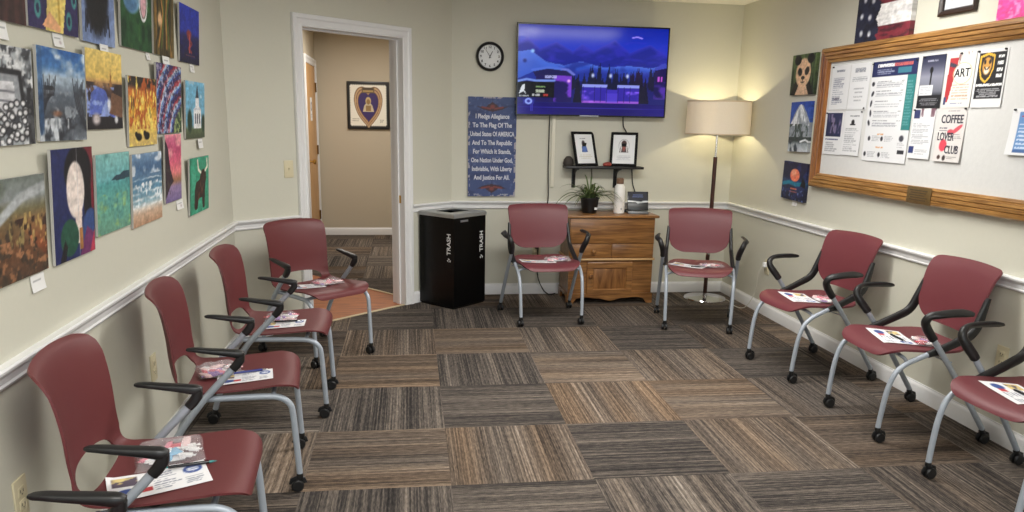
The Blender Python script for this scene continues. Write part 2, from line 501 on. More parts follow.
# angled wall with the doorway
DX0, DX1, DH = 0.578, 1.466, 2.068
def dslab(mb, t0, t1, z0, z1, o0=-WT, o1=0.0):
    mb.prism([tuple(Dt(t0, o0)[:2]), tuple(Dt(t1, o0)[:2]), tuple(Dt(t1, o1)[:2]), tuple(Dt(t0, o1)[:2])], Matrix.Identity(4), z0, z1)
w = MB(); dslab(w, 0, DX0-.02, 0, ZC); dslab(w, DX1+.02, DL, 0, ZC); dslab(w, DX0-.02, DX1+.02, DH+.02, ZC)
struct(w.build('wall_angled', WALL, smooth=0))
w = MB(); dslab(w, DX0-.02, DX0, 0, DH, -WT-.005, .002); dslab(w, DX1, DX1+.02, 0, DH, -WT-.005, .002); dslab(w, DX0-.02, DX1+.02, DH, DH+.02, -WT-.005, .002)
dslab(w, DX0, DX0+.012, 0, DH, -.09, -.05); dslab(w, DX1-.012, DX1, 0, DH, -.09, -.05); dslab(w, DX0, DX1, DH-.012, DH, -.09, -.05)
struct(w.build('trim_doorjamb', TRIM, smooth=0))
# moulded casing: profile (distance out from the opening, height off the wall)
prof = [(0, 0), (0, .012), (.012, .016), (.02, .012), (.045, .016), (.055, .024), (.078, .026), (.082, .018), (.082, 0)]
w = MB(); rings = []
for d, h in prof:
    rings.append(w.verts([Dt(DX0-d, h, 0), Dt(DX0-d, h, DH+d), Dt(DX1+d, h, DH+d), Dt(DX1+d, h, 0)]))
for i in range(len(rings)-1):
    for k in range(3): w.face((rings[i][k], rings[i][k+1], rings[i+1][k+1], rings[i+1][k]))
struct(w.build('trim_doorcasing', TRIM, smooth=20))
st = MB(); mj = frame_mx(tuple(Dt(DX1, -.05, .855)), -DN, -DT)
st.box((-.02, -.03, .0005), (.02, .03, .003), mj); struct(st.build('trim_strikeplate', BRASS, smooth=0))

# chair rail and baseboards: swept profiles along the walls
RAILP = [(.0, ZR0), (.010, ZR0+.002), (.014, ZR0+.010), (.010, ZR0+.016), (.012, ZR0+.034), (.022, ZR0+.044), (.030, ZR0+.052), (.032, ZR1-.006), (.028, ZR1), (0, ZR1)]
BASEP = [(.0, .0), (.016, .0), (.016, .072), (.012, .082), (.006, .088), (.005, .094), (0, .094)]
def runprof(name, pts, profile, m=TRIM):
    """pts: plan polyline, room on its right-hand side when walking it"""
    pts = [Vector((p[0], p[1], 0)) for p in pts]; n = len(pts); w = MB(); rings = []
    for i, p in enumerate(pts):
        d0 = (pts[i]-pts[i-1]).normalized() if i else (pts[1]-pts[0]).normalized()
        d1 = (pts[i+1]-pts[i]).normalized() if i < n-1 else d0
        n0, n1 = Vector((d0.y, -d0.x, 0)), Vector((d1.y, -d1.x, 0))
        b = (n0+n1).normalized(); b = b/max(.3, b.dot(n0))
        rings.append(w.verts([p+b*o+Vector((0, 0, z)) for o, z in profile]))
    for i in range(n-1):
        for k in range(len(profile)-1): w.face((rings[i][k], rings[i+1][k], rings[i+1][k+1], rings[i][k+1]))
    w.face(rings[0][::-1]); w.face(rings[-1])
    return struct(w.build(name, m, smooth=30))
CE = .083
runprof('trim_1', [(XL, YR), A0[:2], Dt(DX0-CE)[:2]], RAILP)
runprof('trim_2', [Dt(DX1+CE)[:2], B0[:2], (XR, YB), (XR, YR)], RAILP)
runprof('baseboard_left', [(XL, YR), A0[:2], Dt(DX0-CE)[:2]], BASEP)
runprof('baseboard_right', [Dt(DX1+CE)[:2], B0[:2], (XR, YB), (XR, YR)], BASEP)

# ------------------------------------------------------------------ the hall beyond the doorway
HX1 = 1.25
XH = -1.05
a_ = Dt(0, -WT)
wallbox('wall_hall_left', (XL-.1, 5.33, 0), (XH, HY+.1, ZC+.015), HALLWALL)
wallbox('wall_hall_end', (XH, HY, 0), (HX1, HY+.1, ZC+.015), HALLWALL)
wallbox('wall_hall_right', (HX1, 6.7, 0), (HX1+.1, HY+.1, ZC+.015), HALLWALL)
w = MB(); dslab(w, 0.1, DX0-.021, 0, ZC+.01, -WT-.012, -WT-.001); dslab(w, DX1+.021, DL+.15, 0, ZC+.01, -WT-.012, -WT-.001); dslab(w, DX0-.03, DX1+.03, DH+.021, ZC+.01, -WT-.012, -WT-.001)
struct(w.build('wall_hall_near', HALLWALL, smooth=0))
wallbox('wall_hall_back', (.56, YB+.12, 0), (HX1+.1, YB+.24, ZC+.015), HALLWALL)
w = MB(); w.prism([(XL-.1, 5.3), (XL, 5.3), tuple(Dt(.1, -WT-.02)[:2]), (.58, 6.75), (HX1+.1, 6.75), (HX1+.1, HY+.1), (XL-.1, HY+.1)], Matrix.Identity(4), ZC+.015, ZC+.075)
struct(w.build('ceiling_hall', CEIL, smooth=0))
HY0, HY1 = 8.93, 9.86                        # door in the left hall wall
runprof('baseboard_hall_end', [(XH, HY), (HX1, HY)], BASEP)
runprof('baseboard_hall_left', [(XH, 5.4), (XH, HY0-.09)], BASEP)
w = MB(); rings = []
for d, h in prof:
    rings.append(w.verts([(XH+h, HY0-d, 0), (XH+h, HY0-d, 2.06+d), (XH+h, HY1+d, 2.06+d), (XH+h, HY1+d, 0)]))
for i in range(len(rings)-1):
    for k in range(3): w.face((rings[i][k], rings[i][k+1], rings[i+1][k+1], rings[i+1][k]))
struct(w.build('trim_halldoor', TRIM, smooth=20))
door = struct(MB().box((XH+.001, HY0+.003, .01), (XH+.009, HY1-.003, 2.055)).build('door_1', DOORW, smooth=0))
for z in (.28, 1.08, 1.82):
    MB().lathe([(.011, -.055), (.011, .055)], 10, (XH+.016, HY1-.004, z)).build('hinge', mat('old_bronze', rgb(120, 96, 60), .35, .8), door)
kn = MB(); kn.lathe([(.03, .009), (.03, .014), (.012, .02), (.012, .045), (.026, .055), (.03, .07), (.02, .083), (0, .085)], 16, (XH, HY0+.07, .98), 'x'); kn.build('door_knob', BRASS, door)
pp = Pic(16, 32); pp.fill((240, 240, 238)).blob(.5, .62, .34, .2, (90, 90, 96), .1).blob(.5, .62, .2, .12, (236, 236, 236), .1).texts(.2, .8, .12, .3, 2, (90, 90, 90))
pic_mesh('door_sign', pp, .15, .26, frame_mx((XH+.0095, (HY0+HY1)/2-.05, 1.56), (0, 1, 0), (1, 0, 0)), PRINT, door, depth=.004)

# ceiling light troffers (above the frame; they mirror in the screen)
def troffer(x, y, power, label):
    t = thing('ceiling_light', label, 'ceiling light', (x, y, ZC), 0, 'recessed ceiling lights')
    f = MB(); f.frame(frame_mx((0, 0, 0), (1, 0, 0), (0, 0, -1)), 1.22, .62, .03, -.0, .012); f.build('light_frame', TRIM, t, 0)
    MB().box((-.58, -.28, -.006), (.58, .28, -.001)).build('diffuser', DIFF, t, 0)
    la = bpy.data.lights.new('troffer_lamp', 'AREA'); la.shape = 'RECTANGLE'; la.size = 1.16; la.size_y = .56; la.energy = power; la.color = (1.0, .985, .945)
    lo = bpy.data.objects.new('troffer_lamp', la); link(lo, t); lo.location = (0, 0, -.015)
DIFF = emit_mat('troffer_diffuser', (1, .96, .9), 3.0)
# ================================================================== PICTURES ON THE WALLS
def brush(p):
    n = p.noise(22, 22, 3)-.5; n2 = p.noise(9, 30, 2)-.5
    p.c *= (1+.32*n+.16*n2)[..., None]; p.c += ((p.noise(30, 30, 2)-.5)*.06)[..., None]; p.c = np.clip(p.c, 0, 1)
def canvas_left(label, y0, y1, z0, z1, pic, d=.012, cat='painting', tilt=0.0):
    d = .009; ky = 1.006 if z1 > 2.025 else .996; y0, y1 = y0*ky, y1*ky                        # hung on wires: the top leans a little out from the wall
    z0, z1 = 1.49+(z0-1.49)*1.006, 1.49+(z1-1.49)*.987
    hh = (z1-z0)/2
    mx = left_mx((y0+y1)/2, z0, .002) @ Matrix.Rotation(rad(3.6), 4, 'X') @ Matrix.Translation((0, hh, 0)) @ Matrix.Rotation(tilt*.4, 4, 'Z')
    brush(pic)
    o = pic_mesh('canvas_picture', pic, y1-y0, z1-z0, mx, ART, depth=d, edge=(.70, .69, .67))
    return tag(o, label, cat, 'paintings on the left wall')
def canvas_right(label, ya, yb, z0, z1, pic, d=.022, tilt=0.0):
    brush(pic)
    mx = right_mx((ya+yb)/2, (z0+z1)/2, .002) @ Matrix.Rotation(tilt, 4, 'Z')
    o = pic_mesh('canvas_picture', pic, ya-yb, z1-z0, mx, ART, depth=d)
    return tag(o, label, 'painting', 'paintings on the right wall')
NX, NY = 72, 84

p = Pic(NX, NY, seed=1).fill((74, 44, 40)).fnmix(14, 2, .4, .75, (38, 22, 22)).fnmix(18, 3, .62, .8, (120, 78, 66), a=.6)
canvas_left('dark brown streaked painting in the top left corner of the picture wall', 2.12, 2.512, 1.727, 2.03, p)
p = Pic(NX, NY, seed=2).fill((48, 40, 88)).fnmix(6, 6, .5, .8, (28, 26, 60))
p.poly([(.32, 0), (.66, .0), (.74, .35), (.68, 1), (.28, 1), (.40, .55)], (238, 212, 120)).poly([(.26, .04), (.6, .0), (.62, .06), (.4, .2)], (236, 176, 128)).line([(.55, 1), (.6, .1)], .02, (206, 170, 70)).poly([(.3, 1), (.44, .5), (.48, .5), (.46, 1)], (240, 178, 160))
for x, y in ((.1, .6), (.25, .75), (.32, .45), (.18, .2), (.85, .75), (.92, .4), (.8, .15)):
    p.blob(x, y, .06, .10, (70, 140, 140)).blob(x, y, .03, .05, (30, 30, 70))
canvas_left('painting of a yellow robed shape between dark purple spotted panels', 2.526, 2.885, 1.73, 2.03, p)
p = Pic(NX, NY, seed=3).fill((120, 140, 184)).fnmix(5, 5, .5, .7, (150, 168, 206), a=.6)
p.blob(.45, .62, .36, .52, (14, 14, 18), .15)
for k in range(16): p.line([(.12+.045*k, .35), (.10+.048*k, .12+.05*((k*7) % 3))], .018, (14, 14, 18))
for k in range(14): p.blob(.3+.3*p.rng.rand(), .5+.45*p.rng.rand(), .025, .03, (214, 176, 90))
canvas_left('painting of a black mass with gold flecks on pale blue', 2.918, 3.224, 1.725, 2.035, p)
p = Pic(NX, NY, seed=4).fill((38, 84, 46)).fnmix(10, 4, .45, .7, (22, 56, 32)).fnmix(9, 5, .6, .8, (80, 130, 62), a=.6)
p.rect(.78, 1, .75, 1, (210, 210, 60)).blob(.35, .72, .30, .26, (120, 164, 196), .1).blob(.3, .6, .2, .14, (84, 128, 170), .2).blob(.72, .66, .10, .22, (226, 178, 186), .12).ring(.72, .66, .13, .25, .12, (240, 240, 240))
canvas_left('green painting with a rounded blue shape and a pink oval', 3.296, 3.672, 1.74, 2.05, p)
p = Pic(NX, NY, seed=5).fill((98, 84, 44)).fnmix(10, 2, .45, .65, (52, 46, 30)).fnmix(8, 2, .55, .75, (160, 120, 62))
for k in range(7): p.line([(.1+.13*k, .1), (.4+.05*k, .5), (.1+.16*k, 1)], .02, [(40, 36, 26), (190, 140, 70), (76, 110, 50)][k % 3])
p.blob(.3, .42, .1, .08, (232, 190, 140), .3)
canvas_left('tall brown and green painting of tangled plant stems', 3.702, 4.008, 1.742, 2.12, p)
p = Pic(NX, NY, seed=6).grad([(0, (24, 22, 52)), (.45, (36, 36, 90)), (.55, (44, 58, 168)), (1, (40, 60, 190))]).fnmix(8, 8, .5, .8, (30, 36, 120), a=.5)
p.blob(.46, .52, .12, .07, (150, 62, 62), .3).line([(.4, .46), (.6, .36), (.44, .26), (.58, .2)], .03, (140, 56, 66)).line([(.5, .5), (.48, .2)], .022, (190, 90, 84)).line([(.3, .14), (.75, .14)], .012, (90, 60, 80))
canvas_left('deep blue painting with a small red figure, highest by the corner', 4.147, 4.522, 1.738, 2.023, p)
p = Pic(NX, NY, seed=7).fill((176, 182, 186)).fnmix(10, 7, .42, .58, (60, 62, 68)).fnmix(14, 12, .5, .6, (216, 218, 220)).poly([(.16, .36), (.2, .74), (.78, .72), (.84, .3)], (150, 154, 160)).poly([(.24, .36), (.28, .66), (.7, .64), (.74, .32)], (206, 206, 210)).line([(.16, .3), (.18, .76), (.8, .74), (.86, .25)], .03, (36, 36, 40)).line([(.3, .56), (.7, .54)], .012, (120, 120, 128)).line([(.3, .46), (.72, .44)], .012, (120, 120, 128))
for k in range(75):
    x, y = .02+.93*p.rng.rand(), .01+.42*p.rng.rand()**1.3; p.blob(x, y, .048, .042, (22, 22, 26), .2).blob(x, y, .030, .026, (232, 232, 234), .3)
p.fnmix(9, 9, .6, .7, (24, 24, 28), region=lambda p: (p.v > .76)*1.0).rect(.9, 1, .0, .6, (26, 26, 30), .7)
canvas_left('black and white painting of pebbles below a grey doorway', 2.12, 2.508, 1.394, 1.664, p)
p = Pic(NX, NY, seed=8).grad([(0, (110, 118, 128)), (.25, (70, 76, 86)), (.5, (92, 102, 114)), (.62, (150, 166, 182)), (.7, (178, 196, 212)), (.8, (74, 124, 182)), (1, (40, 92, 160))]).fnmix(5, 7, .48, .66, (44, 48, 56), region=lambda p: (p.v < .6)*1.0).fnmix(9, 9, .56, .68, (140, 148, 156), region=lambda p: (p.v < .55)*1.0).fnmix(4, 6, .55, .75, (206, 220, 232), region=lambda p: (p.v > .62)*1.0)
for k in range(9): p.line([(.02+.05*k*.4, .1+.05*k), (.06+.03*k, .5), (.03+.04*k, .62+.04*(k % 3))], .012, (36, 38, 46), .7).line([(.98-.05*k*.5, .12+.03*k), (.9-.02*k, .5), (.95-.03*k, .7-.03*(k % 4))], .012, (46, 50, 60), .7)
p.line([(.05, .98), (.05, .1)], .045, (44, 84, 132), .7).fnmix(12, 5, .5, .62, (206, 212, 218), region=lambda p: (p.v < .25)*(p.u < .6)).blob(.36, .3, .09, .03, (150, 96, 66), .5, .8)
canvas_left('painting of a grey river valley under a bright blue sky', 2.54, 2.896, 1.397, 1.68, p, tilt=rad(-1.5))
p = Pic(NX, NY, seed=9).grad([(0, (30, 26, 30)), (.2, (44, 38, 52)), (.5, (104, 76, 66)), (.6, (190, 146, 96)), (.66, (228, 194, 104)), (1, (238, 210, 122))]).fnmix(4, 5, .45, .6, (52, 40, 40), region=lambda p: (p.v < .6)*1.0)
p.poly([(.04, .18), (.12, .46), (.3, .54), (.5, .5), (.72, .2), (.86, .12), (.5, .2)], (84, 104, 186)).fnmix(9, 9, .5, .6, (146, 166, 224), region=lambda p: (p.v < .55)*(p.v > .16)*(p.u < .75)).poly([(.6, .2), (.68, .48), (1, .42), (1, .14)], (116, 82, 62)).poly([(.62, .55), (.66, .8), (.7, .55)], (160, 108, 54)).rect(.0, 1, 0, .15, (24, 20, 24), .7).blob(.24, .13, .1, .07, (206, 196, 196), .4).blob(.8, .12, .05, .05, (224, 224, 228), .4).blob(.6, .32, .05, .08, (220, 224, 236), .4)
canvas_left('painting of a yellow sky over blue rooftops and brown rocks', 2.91, 3.26, 1.428, 1.706, p)
p = Pic(NX, NY, seed=10).grad([(0, (206, 178, 110)), (.2, (222, 186, 96)), (.55, (226, 170, 60)), (.8, (200, 110, 50)), (.88, (50, 42, 36)), (1, (34, 34, 34))]).fnmix(16, 8, .5, .62, (184, 92, 40), region=lambda p: (p.v > .25)).fnmix(18, 9, .58, .68, (246, 220, 110)).fnmix(20, 5, .62, .72, (80, 50, 34), region=lambda p: (p.v > .4))
p.blob(.33, .13, .10, .055, (24, 20, 18), .2).blob(.62, .14, .10, .06, (24, 20, 18), .2).blob(.24, .17, .05, .04, (24, 20, 18)).blob(.54, .18, .05, .045, (24, 20, 18))
canvas_left('painting of golden autumn trees with two black animals below', 3.314, 3.672, 1.355, 1.633, p, d=.018)
p = Pic(NX, NY, seed=11).fill((70, 60, 110))
d = np.hypot(p.u-1.15, (p.v+.15)*1.0); cols = [(130, 40, 56), (190, 190, 206), (56, 84, 168), (40, 46, 110), (186, 70, 84), (120, 170, 220), (60, 40, 70)]
d = d+.07*(p.noise(18, 18)-.5)
for k in range(30): p.mix(((d > .5+k*.033) & (d <= .5+(k+1)*.033)).astype(float), cols[(k*3) % 7])
p.fnmix(26, 26, .5, .62, (40, 36, 70), a=.8)
p.fnmix(24, 24, .55, .7, (230, 226, 232), a=.6).mix((d < .55)*1.0, (44, 66, 48)); p.fnmix(20, 20, .5, .6, (150, 166, 110), region=lambda p: (d < .55))
canvas_left('painting of curved red, white and blue stripes over green', 3.69, 4.08, 1.398, 1.709, p)
p = Pic(NX, NY, seed=12).grad([(0, (70, 80, 60)), (.16, (96, 110, 76)), (.24, (110, 170, 200)), (1, (120, 186, 218))]).fnmix(5, 4, .58, .7, (200, 222, 232), region=lambda p: (p.v > .4), a=.7)
p.rect(.40, .80, .18, .52, (240, 240, 240)).poly([(.38, .5), (.6, .62), (.82, .5)], (210, 214, 220)).rect(.5, .68, .54, .74, (236, 238, 240)).poly([(.5, .72), (.59, .96), (.68, .72)], (60, 66, 80)).rect(.46, .52, .26, .44, (70, 80, 96)).rect(.57, .63, .26, .44, (70, 80, 96)).rect(.68, .74, .26, .44, (70, 80, 96))
p.blob(.2, .3, .12, .2, (38, 60, 44), .2).blob(.92, .26, .1, .16, (38, 60, 44), .2)
canvas_left('painting of a white church with a steeple under blue sky', 4.15, 4.53, 1.363, 1.652, p)
p = Pic(NX, NY, seed=13).grad([(0, (84, 50, 38)), (.3, (128, 72, 44)), (.55, (140, 104, 66)), (.68, (112, 106, 76)), (.8, (140, 146, 146)), (1, (110, 118, 112))]).fnmix(14, 14, .5, .62, (62, 42, 34), region=lambda p: (p.v < .6)).fnmix(18, 16, .6, .7, (204, 130, 88), region=lambda p: (p.v < .4)).fnmix(22, 8, .6, .7, (190, 160, 96), region=lambda p: (p.v > .3)*(p.v < .65))
p.below(lambda u: 1.02-.9*u, (70, 74, 58), .35).line([(.25, .62), (.6, .8), (1, .88)], .05, (168, 172, 174)).blob(.1, .9, .2, .1, (70, 78, 58), .5)
canvas_left('painting of a rust coloured meadow beside a grey river', 2.12, 2.495, 1.022, 1.306, p)
# colour-block stand-in: plain arch, oval and bands
p = Pic(NX, 110, seed=14).fill((34, 42, 92)).rect(.76, 1, .35, 1, (118, 36, 48)).blob(.62, .78, .34, .24, (20, 18, 24), .05).rect(.74, .94, .32, .78, (20, 18, 24)).blob(.54, .62, .22, .26, (236, 222, 214), .05).poly([(.5, .42), (.68, .42), (.66, .12), (.56, .12)], (232, 214, 204))
p.blob(.36, .2, .22, .17, (38, 84, 66), .05).blob(.9, .22, .22, .2, (52, 76, 130), .05).poly([(.6, 0), (.8, .26), (1, .16), (1, 0)], (112, 52, 100)).poly([(.86, 0), (1, .22), (1, 0)], (190, 60, 84)).rect(.6, .68, .06, .26, (170, 116, 64)).rect(.58, .6, .0, 1, (200, 200, 205), .5).poly([(.1, 0), (.24, 0), (.3, .12), (.24, .2)], (24, 24, 30))
canvas_left('tall colour-block painting of a cream oval on black, navy and red', 2.545, 2.867, 1.018, 1.372, p, d=.018)
p = Pic(NX, NY, seed=15).grad([(0, (110, 160, 136)), (.3, (104, 168, 150)), (.62, (84, 158, 158)), (.68, (110, 176, 180)), (1, (134, 190, 186))]).fnmix(5, 9, .5, .7, (150, 186, 120), region=lambda p: (p.v < .5)).fnmix(12, 5, .6, .75, (80, 140, 138), a=.6)
p.poly([(.42, .66), (.55, .71), (.7, .72), (.82, .76), (1, .75), (1, .66), (.7, .64)], (44, 70, 84))
canvas_left('painting of a pale green sea with a dark islet', 2.904, 3.246, 1.055, 1.339, p)
p = Pic(NX, NY, seed=16).grad([(0, (186, 146, 116)), (.16, (206, 176, 150)), (.25, (226, 222, 214)), (.32, (150, 186, 200)), (.5, (92, 140, 168)), (.62, (74, 116, 148)), (.68, (90, 124, 156)), (.8, (70, 104, 142)), (1, (120, 152, 184))])
for y, w_ in ((.27, .02), (.36, .028), (.46, .024), (.55, .03), (.64, .016)): p.mix(np.clip(1-np.abs(p.v-y-.03*(p.noise(5, 2)-.5)*2)/w_, 0, 1)*np.clip(p.noise(7, 3)*1.9-.35, 0, 1), (240, 244, 246))
p.fnmix(5, 5, .5, .62, (206, 216, 226), region=lambda p: (p.v > .70)*1.0).fnmix(18, 14, .56, .68, (232, 238, 242), region=lambda p: (p.v > .26)*(p.v < .6))
canvas_left('painting of white surf rolling onto a tan beach', 3.274, 3.66, 1.033, 1.323, p)
p = Pic(NX, NY, seed=17).grad([(0, (120, 104, 150)), (.22, (150, 128, 168)), (.3, (150, 110, 80)), (.42, (226, 130, 130)), (.6, (220, 100, 128)), (.8, (190, 76, 116)), (1, (214, 120, 150))]).fnmix(4, 7, .5, .7, (232, 150, 160), region=lambda p: (p.v > .45))
p.poly([(0, .05), (.3, .24), (.5, .3), (.3, .5), (.18, .8), (0, .95)], (48, 34, 44)).fnmix(12, 12, .5, .6, (70, 60, 60), region=lambda p: (p.u < .3)*(p.v < .5))
canvas_left('narrow painting of a pink sunset behind dark trees', 3.728, 3.99, 1.084, 1.392, p)
p = Pic(NX, NY, seed=18).fill((52, 150, 118)).fnmix(6, 6, .5, .75, (78, 180, 148), a=.7).rect(0, .07, 0, 1, (36, 112, 86), .6)
p.poly([(.22, .1), (.24, .42), (.32, .56), (.5, .6), (.56, .72), (.78, .74), (.86, .6), (.8, .5), (.78, .3), (.76, .06), (.66, .06), (.62, .26), (.44, .26), (.38, .08), (.28, .06)], (48, 32, 26)).blob(.70, .66, .14, .11, (58, 38, 30), .1).line([(.56, .72), (.44, .78), (.40, .94)], .028, (228, 222, 204)).line([(.80, .74), (.92, .80), (.9, .94)], .028, (228, 222, 204)).fnmix(16, 10, .55, .7, (92, 60, 44), region=lambda p: (((p.u-.52)**2/.05+(p.v-.40)**2/.03) < 1)*1.0)
canvas_left('small green painting of a dark horned cow', 4.117, 4.51, .978, 1.263, p)

p = Pic(NX, NY, seed=20).grad([(0, (58, 78, 48)), (1, (92, 112, 66))]).fnmix(14, 2, .5, .65, (34, 48, 32))
p.poly([(.02, 0), (.2, .34), (.5, .2), (.8, .34), (.98, 0)], (22, 19, 19)).poly([(.22, 0), (.36, .26), (.64, .26), (.78, 0)], (216, 180, 150)).blob(.5, .54, .31, .36, (230, 192, 156), .06).blob(.24, .86, .14, .12, (20, 18, 18), .1).blob(.77, .88, .14, .12, (20, 18, 18), .1).blob(.36, .57, .085, .105, (24, 20, 20), .15, rot=.5).blob(.65, .58, .085, .105, (24, 20, 20), .15, rot=-.5).blob(.5, .42, .075, .045, (24, 20, 20), .15).line([(.5, .40), (.5, .33)], .014, (60, 44, 40)).line([(.43, .32), (.5, .30), (.57, .32)], .014, (60, 44, 40))
canvas_right('painting of a panda face on green, topmost beside the notice board', 5.506, 5.168, 1.70, 1.98, p)
p = Pic(NX, NY, seed=21).grad([(0, (206, 212, 218)), (.16, (150, 160, 166)), (.22, (52, 62, 62)), (.42, (44, 54, 56)), (.56, (52, 92, 176)), (1, (38, 70, 162))])
p.poly([(-.02, .5), (.2, .76), (.40, .93), (.5, .95), (.62, .92), (.82, .76), (1.02, .56), (1.02, .3), (-.02, .3)], (148, 156, 166)).fnmix(9, 4, .46, .6, (226, 230, 234), region=lambda p: (p.v > .52)*(p.v < .94)*(np.abs(p.u-.5) < (.97-p.v)*1.1)).fnmix(9, 9, .45, .6, (58, 72, 70), region=lambda p: (p.v > .26)*(p.v < .56)).fnmix(7, 4, .52, .62, (60, 70, 78), region=lambda p: (p.v < .24)*1.0).line([(.6, .2), (.85, .24), (1, .2)], .02, (232, 236, 240))
canvas_right('painting of a snow-capped mountain under blue sky', 5.459, 5.173, 1.30, 1.652, p, tilt=rad(1))
p = Pic(NX, NY, seed=22).grad([(0, (22, 22, 44)), (.35, (26, 34, 66)), (.5, (36, 66, 110)), (.6, (26, 30, 64)), (1, (30, 26, 62))]).fnmix(6, 8, .5, .7, (44, 60, 120), a=.6)
p.blob(.52, .66, .2, .17, (232, 122, 92), .06).blob(.47, .72, .1, .08, (246, 170, 136), .4).line([(.06, .4), (.3, .46), (.6, .42), (.95, .48)], .05, (30, 120, 150)).line([(.4, .3), (.64, .3)], .02, (196, 110, 84)).line([(.36, .22), (.66, .22)], .015, (150, 90, 90)).poly([(.78, .4), (.86, .62), (1, .5), (1, .36)], (14, 14, 24)).fnmix(14, 10, .62, .7, (90, 110, 160), region=lambda p: (p.v < .3))
canvas_right('dark painting of an orange moon over water, lowest of its column', 5.488, 5.143, .95, 1.224, p, tilt=rad(-1.2))
p = Pic(84, 72, seed=23).fill((228, 226, 224))
jag = .42+.1*(p.noise(3, 14)-.5)*2
for a, b, c in ((0, .22, (120, 40, 52)), (.55, .78, (120, 42, 54)), (.86, 1, (140, 50, 60))): p.rect(0, 1, a, b, c)
p.fnmix(5, 14, .55, .7, (70, 26, 36), region=lambda p: ((p.v < .22)+(p.v > .55)*(p.v < .78)+(p.v > .86))).fnmix(3, 18, .58, .7, (186, 184, 186), a=.5, region=lambda p: (p.v > .22)*(p.v < .55))
p.mix((p.u < jag)*1.0, (34, 38, 60)).fnmix(8, 8, .55, .7, (22, 24, 40), region=lambda p: (p.u < jag))
for x, y in ((.12, .15), (.28, .12), (.1, .42), (.26, .38), (.14, .68), (.3, .64), (.12, .9), (.28, .88)): p.blob(x, y, .03, .045, (206, 208, 214), .5)
canvas_right('dark red, white and blue flag painting above the notice board', 4.718, 4.18, 1.993, 2.36, p, d=.03)
p = Pic(60, 60, seed=24).fill((240, 240, 238)).below(lambda u: .45+.06*np.sin(u*40), (238, 66, 150)).blob(.2, .72, .2, .2, (84, 170, 80), .06).line([(.3, .5), (.5, .9), (.75, .55)], .014, (60, 60, 60)).blob(.75, .8, .18, .2, (236, 190, 210), .06).fnmix(8, 8, .6, .7, (250, 130, 190), region=lambda p: (p.v < .42))
canvas_right('bright pink, green and white painting at the top right corner of the photo', 3.534, 3.18, 1.988, 2.27, p)

# framed certificate above the board
t = thing('framed_certificate', 'white certificate in a dark brown frame above the notice board', 'certificate', (XR, 3.836, 2.185), 0)
def child_of_world(o, t):
    """parent without moving: o was built in world coordinates"""
    o.parent = t; o.matrix_parent_inverse = Matrix.Translation(t.location).inverted() if t.rotation_euler.z == 0 else (Matrix.Translation(t.location) @ Matrix.Rotation(t.rotation_euler.z, 4, 'Z')).inverted()
    return o
mx = right_mx(3.836, 2.185, .001)
w = MB(); w.frame(mx, .278, .24, .026, 0, .022, [(0, 0), (0, .7), (.25, 1), (.7, .8), (1, .5), (1, .1)])
child_of_world(w.build('picture_frame', mat('dark_brown_frame', rgb(46, 30, 24), .35), smooth=20), t)
p = Pic(40, 40, seed=25).fill((214, 216, 218)).rect(.0, 1, .0, 1, (60, 60, 64)).rect(.06, .94, .07, .93, (218, 220, 222)).texts(.2, .8, .25, .8, 5, (90, 90, 96), center=True)
child_of_world(pic_mesh('certificate', p, .24, .2, mx @ Matrix.Translation((0, 0, .004)), PRINT), t)

# small white cards under the paintings
def card(mx, label, w=.055, h=.05, seed=0, bendk=.004):
    p = Pic(14, 12, seed=seed).fill((238, 238, 236)).texts(.15, .85, .55, .85, 2, (120, 120, 124), a=.6)
    if seed % 2: p.blob(.65, .35, .12, .14, (200, 190, 190), .3)
    o = pic_mesh('picture_label', p, w, h, mx, PRINT, depth=.0012, bend=lambda u, v: bendk*(1-v)**2)
    return tag(o, label, 'card', 'title cards on the walls')
for k, (y, z, w_, h_, lab) in enumerate([
    (2.36, 1.70, .05, .05, 'white title card under the dark brown streaked painting'),
    (2.712, 1.706, .075, .042, 'white title card under the yellow robed painting'),
    (3.10, 1.706, .08, .042, 'white title card under the black and gold painting'),
    (3.60, 1.725, .05, .035, 'white title card under the green painting with the blue shape'),
    (3.86, 1.716, .10, .05, 'white title card between the tangled stems and the striped painting'),
    (4.31, 1.716, .08, .045, 'white title card under the deep blue painting'),
    (2.385, .995, .085, .05, 'white title card under the rust meadow painting'),
    (3.90, 1.058, .11, .045, 'white title card under the pink sunset painting'),
    (4.37, 1.333, .09, .05, 'white title card between the church and the cow painting')]):
    kc = (1.092-(.012 if k in (2, 4, 8) else .003))/1.072
    card(left_mx(y*kc, 1.49+(z-1.49)*kc, (.0115 if k in (2, 4, 8) else .002)), lab, w_, h_, seed=k)
card(right_mx(5.31, .93, .002), 'white title card under the orange moon painting', .07, .045, 31)

